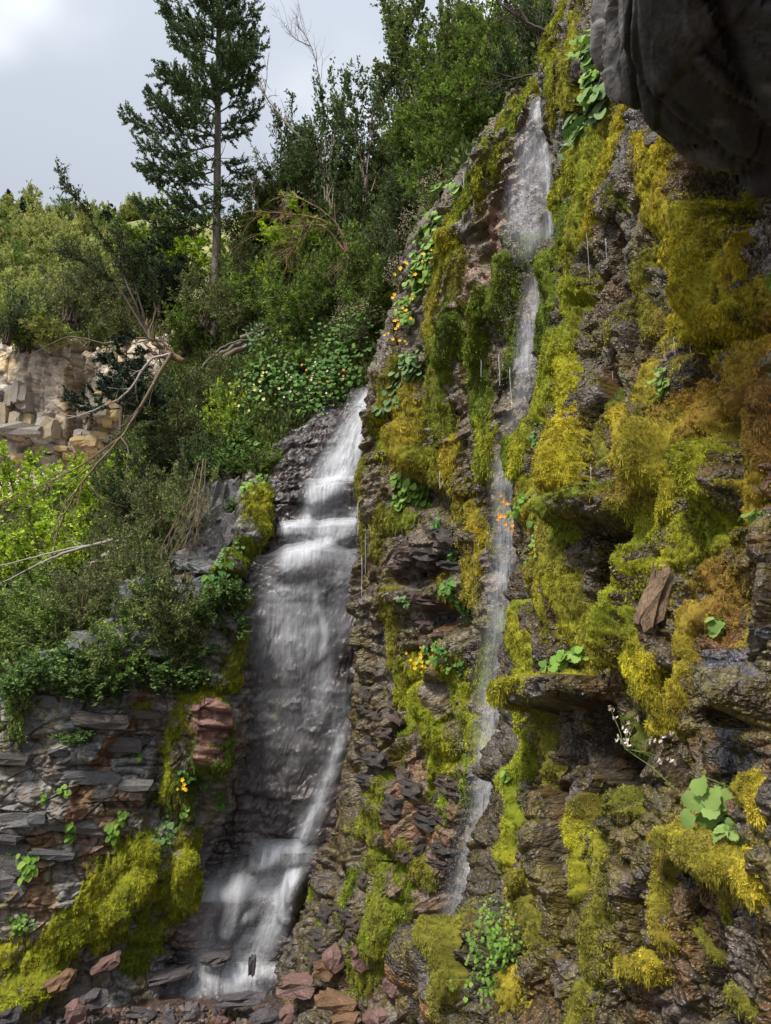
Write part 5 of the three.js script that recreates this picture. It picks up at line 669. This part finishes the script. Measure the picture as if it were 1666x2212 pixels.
leafPlant(Bw, 'heart leaved cluster spilling over the edge beside the fall', [[900, 765], [880, 810], [858, 850], [840, 880]], 24, 170, 0.10, heartLeaves, LM.grey);
leafPlant(Bw, 'round leaf clump under the ochre moss', [[870, 1035], [880, 1060], [890, 1095]], 28, 120, 0.10, roundLeaves, LM.mid);
leafPlant(Bw, 'hanging leafy strip on the wet middle face', [[962, 1125], [972, 1170], [990, 1215]], 16, 90, 0.075, roundLeaves, LM.deep);
leafPlant(Bw, 'small pale leaves at the upper end of the wet face', [[1012, 1105], [1020, 1130]], 18, 40, 0.06, roundLeaves, LM.grey);
leafPlant(Bw, 'lower hanging leafy strip beside the spray', [[992, 1250], [985, 1290], [990, 1330]], 16, 80, 0.07, roundLeaves, LM.deep);
leafPlant(Bw, 'small leaf rosette under the dark ledge', [[885, 1285], [900, 1300]], 14, 26, 0.06, roundLeaves, LM.grey);
leafPlant(Bw, 'clump with bright yellow flowers in the middle of the wall', [[915, 1415], [950, 1405], [985, 1395]], 24, 110, 0.06, roundLeaves, LM.mid, { flowers: [{ n: 34, c: 'yellow', s: 0.042, w: 16, h: 14, path: [[905, 1425], [925, 1412], [940, 1425], [915, 1440]] }] });
leafPlant(Bw, 'leaf strip right of the yellow flower clump', [[990, 1400], [1010, 1440]], 16, 50, 0.06, roundLeaves, LM.deep);
leafPlant(Cw, 'leaf sprig on the dark block of the left cliff', [[285, 1600], [300, 1640]], 16, 46, 0.08, roundLeaves, LM.mid);
leafPlant(Cw, 'leafy patch with a few yellow flowers under the mossy block', [[400, 1670], [430, 1690], [455, 1720]], 26, 100, 0.075, roundLeaves, LM.deep, { flowers: [{ n: 5, c: 'yellow', s: 0.05, w: 10, h: 10, path: [[392, 1690], [400, 1700]] }] });
leafPlant(Cw, 'small leaf sprig below the flowering patch', [[392, 1725], [402, 1755]], 12, 30, 0.07, roundLeaves, LM.mid);
leafPlant(Cw, 'greyish leaf clump above the thick moss apron', [[350, 1780], [365, 1800], [340, 1815]], 20, 56, 0.075, roundLeaves, LM.grey);
leafPlant(Cw, 'feathery plant low on the left cliff face', [[45, 1850], [65, 1870], [75, 1885]], 24, 70, 0.09, ovalLeaves, LM.mid);
leafPlant(Cw, 'small tuft in a joint of the left cliff', [[138, 1705], [146, 1700]], 10, 20, 0.07, roundLeaves, LM.mid);
leafPlant(Cw, 'narrow leafy streak in the middle of the left cliff', [[262, 1750], [245, 1790]], 16, 44, 0.07, ovalLeaves, LM.lime);
leafPlant(Cw, 'thin sprig hanging on the left cliff', [[155, 1765], [150, 1810]], 10, 24, 0.07, ovalLeaves, LM.lime);
leafPlant(Cw, 'little leaves in a crack near the left cliff top', [[100, 1715], [95, 1725]], 8, 12, 0.06, roundLeaves, LM.mid);
leafPlant(Cw, 'low leaves on the moss at the lower left', [[20, 2000], [60, 1990]], 20, 40, 0.06, roundLeaves, LM.mid);
leafPlant(Cw, 'cushion of small leaves on the ledge left of the veil', [[520, 1190], [495, 1200], [480, 1215]], 16, 70, 0.06, roundLeaves, LM.grey);
leafPlant(Cw, 'leafy fringe on the bank beside the upper fall', [[575, 1035], [550, 1060], [530, 1085]], 20, 90, 0.075, roundLeaves, LM.mid);
leafPlant(Cw, 'leafy mound on the stepped bank left of the fall', [[490, 1240], [465, 1270], [450, 1300]], 30, 150, 0.085, ovalLeaves, LM.deep);
leafPlant(Cw, 'row of small leaves along the left ledge top', [[440, 1450], [400, 1460], [370, 1470]], 16, 90, 0.06, roundLeaves, LM.grey);
leafPlant(slope, 'bank of round leaves at the lip of the main fall', [[790, 700], [760, 740], [720, 790], [760, 800]], 46, 280, 0.085, roundLeaves, LM.deep, { out: 0.5, spread: 0.6 });
leafPlant(slope, 'dark leafy bank with orange and white flowers above the fall', [[740, 830], [700, 860], [650, 890]], 42, 280, 0.08, roundLeaves, LM.deep, { out: 0.45, spread: 0.6, flowers: [{ n: 9, c: 'orange', s: 0.045, w: 22, h: 22, path: [[700, 845], [690, 850], [735, 835]] }, { n: 16, c: 'white', s: 0.035, w: 40, h: 30 }] });
leafPlant(slope, 'columbines with pale yellow flowers above the left bank', [[560, 870], [600, 850], [650, 830]], 46, 220, 0.075, ovalLeaves, LM.deep, { out: 0.5, spread: 0.6, flowers: [{ n: 20, c: 'cream', s: 0.05, w: 48, h: 30, path: [[600, 860], [640, 850], [580, 880], [545, 900]] }] });
leafPlant(slope, 'pale blue flowering plant below the log pile', [[590, 790], [610, 780]], 34, 90, 0.07, ovalLeaves, LM.deep, { out: 0.4, flowers: [{ n: 12, c: 'blue', s: 0.04, w: 30, h: 24, path: [[590, 765], [600, 780]] }] });
leafPlant(slope, 'cluster of leaves on the bank beside the moss cushions', [[520, 1000], [560, 960], [480, 1010]], 34, 170, 0.075, ovalLeaves, LM.deep, { out: 0.3 });

// ================================================================== dead wood
const greyWood = new THREE.MeshStandardMaterial({ vertexColors: true, roughness: 0.85 });
function dead(name, label, cat, d, limbs, o = {}) {                  // limbs: [radius in m, [px, py, depth offset] ...]
  const r = rng(o.seed || 3), g = new THREE.Group(), base = at(limbs[0][1][0], limbs[0][1][1], d), c0 = lin(...(o.c || [150, 138, 128])); g.position.copy(base);
  for (const [rad0, ...pts] of limbs) {
    const rad = rad0 * (d > 5 && rad0 < 0.05 ? 0.88 : 1), main = new Soup(), tw = new Soup();
    const P = bend(pts.map(([x, y, e = 0]) => at(x, y, d + e).sub(base)), 5 * (pts.length), rad * 0.8, r); main.add(tube(P, rad, rad * 0.3, 6), c0.map((c) => c * (0.8 + r() * 0.4)));
    const C = new THREE.CatmullRomCurve3(P), n = o.twigs ?? 6;
    for (let i = 0; i < n; i++) {
      const t = 0.25 + 0.75 * r(), a = C.getPoint(t), dir = C.getTangent(t).multiplyScalar(0.8).add(rand3(r).multiplyScalar(0.9)).add(V(0, o.up ?? -0.2, 0)).normalize(), L = (o.len ?? 0.5) * (0.4 + r()), b = a.clone().addScaledVector(dir, L), m = a.clone().lerp(b, 0.5).addScaledVector(rand3(r), L * 0.14);
      const q = bend([a, m, b], 5, L * 0.03, r); tw.add(tube(q, rad * 0.36, rad * 0.1, 4), c0.map((c) => c * (0.75 + r() * 0.45)));
      for (let k = 0; k < 3; k++) { const s = q[1 + Math.floor(r() * 4)], e = s.clone().addScaledVector(dir.clone().add(rand3(r)).normalize(), L * (0.25 + r() * 0.3)); tw.add(tube([s, s.clone().lerp(e, 0.5).addScaledVector(rand3(r), L * 0.04), e], rad * 0.18, rad * 0.07, 3), c0.map((c) => c * 0.9)); }
    }
    part(part(g, 'limb', main.geo(), greyWood), 'twigs', tw.geo(), greyWood, 'stuff');
  }
  return top(g, name, label, cat, 'dead wood');
}
dead('dead_branch', 'upper grey dead stick crossing the left frame edge', 'branch', 12.9, [[0.032, [258, 1168], [180, 1180], [90, 1200], [-40, 1232]]], { twigs: 5, len: 0.35, up: -0.6, seed: 11, c: [176, 164, 156] });
dead('dead_branch', 'lower grey dead stick crossing the left frame edge', 'branch', 12.7, [[0.036, [245, 1166], [140, 1195], [60, 1232], [-40, 1284]]], { twigs: 7, len: 0.4, up: -0.7, seed: 12, c: [168, 154, 146] });
dead('broken_stub', 'short broken pale stub pointing down left', 'branch', 12.7, [[0.05, [243, 1190], [212, 1210], [182, 1228]]], { twigs: 1, len: 0.2, seed: 13, c: [186, 172, 160] });
dead('dead_branch', 'long brown dead branch hanging down in front of the tan cliff', 'branch', 13.6, [[0.045, [372, 762], [330, 830], [262, 945], [175, 1045], [115, 1170]], [0.02, [262, 945], [150, 1020], [30, 1075], [-20, 1100]], [0.016, [230, 985], [120, 1060], [0, 1120]]], { twigs: 9, len: 0.7, up: -0.3, seed: 14, c: [128, 106, 94] });
dead('dead_branch', 'pale forked dead branch in front of the tan cliff', 'branch', 13.9, [[0.035, [375, 765], [330, 775], [270, 852], [205, 885], [145, 905]], [0.016, [335, 775], [345, 800], [322, 850]]], { twigs: 4, len: 0.35, seed: 15, c: [182, 170, 158] });
dead('dead_branch', 'sinuous dark branch across the top of the tan cliff', 'branch', 15, [[0.03, [352, 738], [290, 730], [230, 742], [150, 728], [60, 770]]], { twigs: 4, len: 0.35, seed: 16, c: [112, 94, 84] });
dead('dead_bush', 'bare brown dead bush with arching twigs right of the spruce', 'bush', 15.5, [[0.03, [750, 545], [735, 500], [680, 470], [620, 462], [540, 455]], [0.028, [755, 560], [700, 490], [640, 490], [575, 500]], [0.026, [752, 540], [740, 505], [715, 470], [650, 430], [600, 420]], [0.02, [680, 475], [650, 520], [610, 560]], [0.02, [735, 510], [750, 530], [735, 585]], [0.018, [660, 480], [640, 530], [625, 550]]], { twigs: 16, len: 0.6, up: -0.15, seed: 17, c: [150, 122, 98] });
dead('bare_snag', 'thin bare sapling standing against the sky', 'tree', 19, [[0.045, [738, 450], [715, 380], [660, 310], [610, 255], [570, 200], [560, 170]], [0.026, [700, 250], [692, 180], [672, 100], [645, 55]], [0.018, [672, 100], [640, 85], [628, 75]]], { twigs: 12, len: 0.7, up: 0.6, seed: 18, c: [150, 138, 130] });
[[[0.07, [470, 770], [530, 735], [600, 715]], 'lowest fallen log of the pile below the spruce'], [[0.08, [480, 775], [560, 740], [650, 720]], 'thickest fallen log of the pile below the spruce'], [[0.06, [520, 730], [600, 705], [640, 690]], 'topmost fallen log of the pile below the spruce'], [[0.05, [590, 760], [640, 745], [700, 750]], 'rightmost fallen log of the pile below the spruce'], [[0.045, [440, 790], [490, 745], [560, 730]], 'thin leftmost fallen log of the pile below the spruce']].forEach(([l, label], i) => dead('fallen_log', label, 'log', 16.3 - i * 0.05, [l], { twigs: 3, len: 0.5, up: 0, seed: 190 + i, c: [120, 106, 96] }));
dead('root_stump', 'gnarled brown root at the foot of the leaning willow', 'stump', 14.6, [[0.07, [395, 780], [350, 755], [325, 730], [318, 690]], [0.05, [390, 775], [340, 768], [312, 740]], [0.04, [380, 770], [350, 735], [345, 700]]], { twigs: 5, len: 0.4, seed: 20, c: [112, 94, 80] });
dead('bare_twigs', 'fan of dry twigs hanging over the pale cliff face', 'twigs', 11.7, [[0.012, [440, 990], [430, 1060], [418, 1130], [380, 1190]], [0.010, [430, 1000], [405, 1090], [365, 1180]], [0.009, [445, 990], [440, 1080], [432, 1140]], [0.010, [420, 1100], [370, 1200], [330, 1270]], [0.009, [400, 1090], [345, 1190], [280, 1330]]], { twigs: 12, len: 0.55, up: -0.7, seed: 22, c: [146, 130, 116] });
dead('dead_branch', 'dark bare branch reaching left from the top of the wall', 'branch', 11, [[0.035, [1200, 75], [1140, 50], [1090, 15], [1060, -10]], [0.025, [1190, 160], [1130, 165], [1060, 185]], [0.02, [1140, 50], [1120, 20], [1090, 40]]], { twigs: 7, len: 0.5, up: 0.1, seed: 23, c: [92, 78, 68] });
dead('dead_branch', 'small pale twig bridging the shaded hollow', 'twig', 3.55, [[0.004, [1198, 1748], [1225, 1760], [1255, 1772], [1290, 1755], [1335, 1722]]], { twigs: 2, len: 0.05, seed: 24, c: [160, 146, 132] });
// leaning willow branch against the far hillside
{
  const g = new THREE.Group(), r = rng(55), d = 15, wood = new Soup(), lv = new Leaves(), base = at(322, 735, d), pal = [[70, 88, 46], [88, 106, 52], [58, 74, 42]].map((c) => lin(...c)), wc = lin(96, 80, 72); g.position.copy(base);
  for (const L of [[[322, 735], [290, 650], [240, 540], [180, 450], [122, 368]], [[322, 735], [300, 640], [275, 560], [255, 500]], [[325, 735], [260, 630], [190, 570], [140, 540]], [[328, 735], [335, 660], [322, 600], [300, 545]]]) {
    const P = bend(L.map(([x, y]) => at(x, y, d + (r() - 0.5) * 0.4).sub(base)), 14, 0.03, r); wood.add(tube(P, 0.028, 0.006, 5), wc); const C = new THREE.CatmullRomCurve3(P);
    for (let i = 0; i < 80; i++) { const t = 0.35 + 0.65 * r(), p = C.getPoint(t), dd = C.getTangent(t).add(rand3(r).multiplyScalar(0.9)).normalize(), e = p.clone().addScaledVector(dd, 0.14 + r() * 0.3); wood.add(tube([p, e], 0.006, 0.002, 3), wc); for (let k = 0; k < 15; k++) { const q = p.clone().lerp(e, r()), ld = dd.clone().multiplyScalar(0.7).add(rand3(r)).normalize(); lv.put(q, ld, ld.clone().cross(rand3(r)).normalize(), 0.055 + r() * 0.04, 0.014, pickCol(pal, r)); } }
  }
  part(g, 'branches', wood.geo(), barkMat, 'stuff'); part(g, 'crown', lv.geo(), leafMat, 'stuff'); top(g, 'leaning_willow', 'leaning willow branch with leafy tip against the sky on the left', 'shrub');
}

// ================================================================== scree stones at the foot
{
  const r = rng(717), mats = [[[104, 98, 102], 'dark grey'], [[130, 122, 126], 'grey'], [[146, 116, 110], 'reddish'], [[152, 120, 92], 'rusty brown'], [[84, 80, 84], 'blackish']].map(([c, n]) => [new THREE.MeshStandardMaterial({ color: new THREE.Color().setRGB(...lin(...c)), roughness: 0.5, map: rockSpeck, bumpMap: rockBump, bumpScale: 0.02 }), n]);
  const floorY = (x, z) => -0.16 + 0.16 * fbm(x * 0.9, 1, z * 0.9, 4) + 0.06 * fbm(x * 5, 2, z * 5, 3);
  const stone = (geo, mat, x, y, z, s, rot, label, group) => { const m = new THREE.Mesh(geo, mat); m.position.set(x, y, z); m.scale.set(...s); m.rotation.set(...rot); top(m, 'stone', label, 'stone', group); };
  for (let i = 0; i < 250; i++) {
    const x = -6.3 + r() * 7.6, z = -11.3 + r() * 3.0, s = 0.06 + 0.17 * r() ** 2, [mat, n] = mats[Math.floor(x > -1.2 ? (r() < 0.6 ? 2 + r() * 2 : r() * 5) : r() < 0.7 ? (r() < 0.5 ? 0 : 4) : r() * 5)];
    stone(roughStones[i % 9], mat, x, floorY(x, z) + s * 0.12, z, [s * (1 + r()), s * (0.4 + r() * 0.4), s * (0.8 + r() * 0.6)], [(r() - 0.5) * 0.7, r() * 6.28, (r() - 0.5) * 0.7], `small ${n} angular stone in the scree at the foot of the falls`, `${n} scree stones`);
  }
  const big = [[515, 2160, 9.9, 1.05, 0.16, 0.3, -0.35, 0.25, 0, 'long dark slab edged with moss lying in the scree'], [655, 2128, 9.9, 0.85, 0.26, 0.5, -0.1, 0.1, 2, 'reddish block right of the foot of the fall'], [720, 2070, 9.5, 0.34, 0.28, 0.3, 0.3, 0.5, 2, 'pinkish boulder at the foot of the middle wall'], [700, 2098, 9.5, 0.4, 0.2, 0.3, 0.2, -0.3, 3, 'brown slab leaning below the pinkish boulder'], [725, 2165, 9.2, 0.7, 0.2, 0.4, 0.1, -0.25, 3, 'rusty slab beside the mossy foot'], [790, 2065, 9.2, 0.5, 0.32, 0.35, 0.2, 0.2, 2, 'pale pink rock under the moss curtain'], [860, 2120, 8.9, 0.5, 0.4, 0.4, 0.3, 0.5, 2, 'pinkish rock next to the mossy ledge'], [830, 2200, 8.9, 0.6, 0.4, 0.5, 0.4, 0.3, 2, 'large pinkish rock at the bottom edge'], [745, 2205, 9.0, 0.5, 0.14, 0.3, 0, 0.15, 3, 'orange brown slab at the bottom edge'], [465, 2070, 10.8, 0.55, 0.14, 0.4, -0.2, 0.15, 0, 'flat wet slab under the main fall'], [370, 2105, 10.6, 0.8, 0.14, 0.4, 0.2, 0.15, 0, 'flat dark slab left of the foot of the fall'], [545, 2085, 10.6, 0.14, 0.34, 0.16, 0, 0, 0, 'upright pointed stone standing in the falling water'], [230, 2082, 10.2, 0.55, 0.18, 0.3, 0.1, 0.45, 2, 'tilted reddish slab below the moss apron'], [130, 2120, 9.8, 0.6, 0.2, 0.3, 0.1, 0.4, 3, 'tilted brown slab below the lower left moss'], [415, 2185, 9.6, 0.28, 0.24, 0.25, 0.2, 0.1, 1, 'grey angular block in the wet scree'], [165, 2190, 9.5, 0.35, 0.3, 0.3, 0.4, 0.2, 2, 'reddish block in the lower left scree'], [20, 2195, 9.4, 0.4, 0.22, 0.3, 0.2, 0.3, 4, 'dark stone at the lower left corner'], [200, 2165, 9.7, 0.5, 0.3, 0.3, 0.5, 0.2, 0, 'dark block in the lower left scree'], [620, 2195, 9.3, 0.3, 0.2, 0.25, 0.3, 0.4, 2, 'small pink stone beside the long slab'], [570, 2200, 9.3, 0.5, 0.14, 0.3, 0.3, 0.1, 0, 'dark slab at the bottom edge']];
  for (const [px, py, d, w, h, t, ry, rz, m, label] of big) { const p = at(px, py, d); stone(roughStones[Math.abs(px) % 9], mats[m][0], p.x, p.y, p.z, [w * 0.66, h * 0.75, t * 0.7], [0.1, ry, rz], label); }
  // gravel between them
  const im = new THREE.InstancedMesh(roughStones[2], new THREE.MeshStandardMaterial({ color: 0xffffff, roughness: 0.55 }), 7000), M = new THREE.Matrix4(), Q = new THREE.Quaternion(), c = new THREE.Color();
  for (let i = 0; i < 7000; i++) { const x = -6.6 + r() * 8.2, z = -11.4 + r() * 3.4, s = 0.02 + 0.06 * r() ** 2; Q.setFromEuler(new THREE.Euler(r() * 6, r() * 6, r() * 6)); M.compose(V(x, floorY(x, z) + s * 0.2, z), Q, V(s * 1.5, s * 0.7, s)); im.setMatrixAt(i, M); const q = lin(...[[92, 86, 88], [78, 72, 76], [116, 96, 90], [120, 98, 80]][Math.floor(r() * 4)]); im.setColorAt(i, c.setRGB(...q)); }
  im.name = 'gravel'; tag(im, 'fine broken stone between the scree blocks', 'gravel', null, 'stuff'); im.castShadow = im.receiveShadow = true; scene.add(im);
  // pale upright slabs and ledge blocks of the left bank
  const pale = [[136, 138, 142], [120, 119, 120], [150, 152, 154]].map((c) => new THREE.MeshStandardMaterial({ color: new THREE.Color().setRGB(...lin(...c)), roughness: 0.75, map: rockSpeck, bumpMap: rockBump, bumpScale: 0.03 }));
  const cragged = [...Array(5)].map((_, i) => stoneGeo(120 + i, 0.34, 3));
  for (const [px, py, w, h, t, rz] of [[448, 1105, 0.30, 0.72, 0.3, 0.08], [478, 1090, 0.26, 0.60, 0.3, 0.04], [505, 1075, 0.22, 0.5, 0.3, -0.05], [440, 1185, 0.36, 0.5, 0.3, 0.1], [475, 1170, 0.28, 0.62, 0.3, 0.02], [505, 1150, 0.24, 0.5, 0.3, 0], [410, 1215, 0.4, 0.22, 0.35, -0.1], [455, 1228, 0.5, 0.2, 0.35, -0.08], [330, 1372, 0.62, 0.3, 0.4, -0.08], [385, 1350, 0.5, 0.26, 0.4, -0.1], [345, 1405, 0.55, 0.24, 0.4, -0.05], [270, 1385, 0.4, 0.3, 0.4, 0.1], [255, 1255, 0.3, 0.4, 0.3, 0.15], [265, 1300, 0.34, 0.36, 0.3, 0.05], [225, 1345, 0.3, 0.34, 0.3, 0.2], [490, 1315, 0.5, 0.18, 0.35, -0.06], [480, 1345, 0.45, 0.16, 0.35, -0.1], [420, 1275, 0.4, 0.3, 0.35, 0.1], [90, 1370, 0.5, 0.3, 0.4, 0.1], [150, 1340, 0.4, 0.34, 0.4, -0.1]]) { const m = new THREE.Mesh(cragged[Math.abs(px) % 5], pale[px % 3]), p = Cw.spot(px, py, -0.12); m.name = 'stone'; m.position.copy(p); m.scale.set(w * 1.25, h * 1.15, t); m.rotation.set(0, Math.atan2(p.n.x, p.n.z) + (r() - 0.5) * 0.4, rz); m.castShadow = m.receiveShadow = true; cliffC.add(m); }
  // bedded stones showing on the middle wall
  const wallMesh = scene.children.find((o) => o.userData.label === 'layered brown rock wall between the two waterfalls'), brown = [[96, 88, 84], [108, 94, 86], [84, 78, 76], [118, 100, 92]].map((c) => new THREE.MeshStandardMaterial({ color: new THREE.Color().setRGB(...lin(...c)), roughness: 0.6, map: rockSpeck, bumpMap: rockBump, bumpScale: 0.03 }));
  for (const [x0, y0, x1, y1, n] of [[860, 1140, 1000, 1235, 26], [880, 1290, 960, 1390, 12], [775, 1490, 850, 1690, 20], [850, 1650, 990, 1870, 24], [690, 1900, 780, 2090, 12]]) for (let i = 0; i < n; i++) { const p = Bw.spot(lerp(x0, x1, r()), lerp(y0, y1, r()), -0.05), m = new THREE.Mesh(cragged[i % 5], brown[Math.floor(r() * 4)]), w = 0.14 + r() * 0.3; m.name = 'stone'; m.position.copy(p); m.scale.set(w, 0.06 + r() * 0.12, 0.22); m.rotation.set((r() - 0.5) * 0.2, Math.atan2(p.n.x, p.n.z) + (r() - 0.5) * 0.5, -0.18 + (r() - 0.5) * 0.3); m.castShadow = m.receiveShadow = true; wallMesh.add(m); }
  // single stones of the right wall
  const slab = new THREE.Mesh(stoneGeo(91, 0.42, 3), new THREE.MeshStandardMaterial({ color: new THREE.Color().setRGB(...lin(160, 134, 108)), roughness: 0.75, map: rockSpeck, bumpMap: rockBump, bumpScale: 0.02 })), p = A.spot(1438, 1300, 0.05); slab.position.copy(p); slab.scale.set(0.055, 0.27, 0.09); slab.rotation.set(0.2, 0.6, -0.42); top(slab, 'stone_slab', 'tan stone slab leaning in the green moss at the right', 'stone');
  const lip = new THREE.Mesh(stoneGeo(92, 0.35, 3), rockMat(0.5, 0.03, { vertexColors: false, color: new THREE.Color().setRGB(...lin(82, 76, 74)) })), q = at(812, 915, 11.25); lip.position.copy(q); lip.scale.set(0.28, 0.42, 0.4); lip.rotation.set(0.1, 0.3, -0.3); top(lip, 'boulder', 'dark lump of rock at the lip of the main fall', 'boulder');
}

// ================================================================== trickles and spray
const clear = new THREE.MeshPhysicalMaterial({ color: 0xf2f6ff, roughness: 0.12, transparent: true, opacity: 0.45 });
function trickle(sheet, label, list, rad) {
  for (const [x, y0, x1, y1] of list) { const pts = []; for (let t = 0; t <= 1.001; t += 0.2) pts.push(sheet.spot(lerp(x, x1, t), lerp(y0, y1, t), 0.06)); const a = pts[0], b = pts[5]; const L = (y1 - y0) * a.dep / F, P = pts.map((p, i) => V(a.x + (pr() - 0.5) * rad * 2, a.y - L * i / 5, a.z + 0.02)), s = new Soup(); s.add(tube(bend(P, 12, rad * 0.8, pr), rad, rad * 0.6, 4), [1, 1, 1]); top(new THREE.Mesh(s.geo(), clear), 'water_trickle', label, 'trickle', label); }
}
trickle(A, 'thin water trickle dripping in the hollow of the right wall', [[1290, 520, 1300, 620], [1312, 520, 1318, 575], [1288, 780, 1300, 880], [1295, 760, 1304, 900], [1264, 820, 1266, 880], [1256, 1000, 1270, 1062], [1283, 1010, 1284, 1062], [1295, 1000, 1300, 1060], [1272, 1000, 1274, 1062], [1465, 740, 1468, 790], [1472, 745, 1476, 800]], 0.002);
trickle(Bw, 'thin water trickle on the face of the middle wall', [[1105, 790, 1118, 890], [1090, 770, 1092, 840], [1045, 780, 1046, 820], [792, 1080, 790, 1240], [800, 1090, 800, 1160], [785, 1200, 784, 1290], [963, 1020, 962, 1060], [1013, 380, 1014, 420]], 0.0045);
{
  const r = rng(818), N = 4200, im = new THREE.InstancedMesh(new THREE.OctahedronGeometry(1, 0), clear, N), M = new THREE.Matrix4(), Q = new THREE.Quaternion(), spots = [];
  for (const [n, list, dd] of [[1300, [[1180, 340], [1150, 500], [1140, 700], [1110, 900]], 0.3], [1900, [[1090, 1100], [1080, 1350], [1055, 1600], [1040, 1780], [1010, 1920]], 0.4]]) for (let i = 0; i < n; i++) { const k = Math.floor(r() * (list.length - 1)), t = r(), x = lerp(list[k][0], list[k + 1][0], t) + (r() + r() - 1) * 60, y = lerp(list[k][1], list[k + 1][1], t); spots.push(veil.spot(x, y, 0.05 + r() * dd)); }
  while (spots.length < N) { const t = r(), x = lerp(640, 500, t) + (r() + r() - 1) * 80, y = lerp(1800, 2100, t); spots.push(bed.spot(x, y, 0.1 + r() * 0.5)); }
  spots.forEach((p, i) => { const s = 0.0014 + 0.002 * r() ** 2; M.compose(p, Q, V(s, s * (1.2 + r() * 1.6), s)); im.setMatrixAt(i, M); });
  im.name = 'spray'; tag(im, 'spray of fine drops round the falling water', 'spray', null, 'stuff'); im.castShadow = im.receiveShadow = true; scene.add(im);
}

renderer.render(scene, camera);
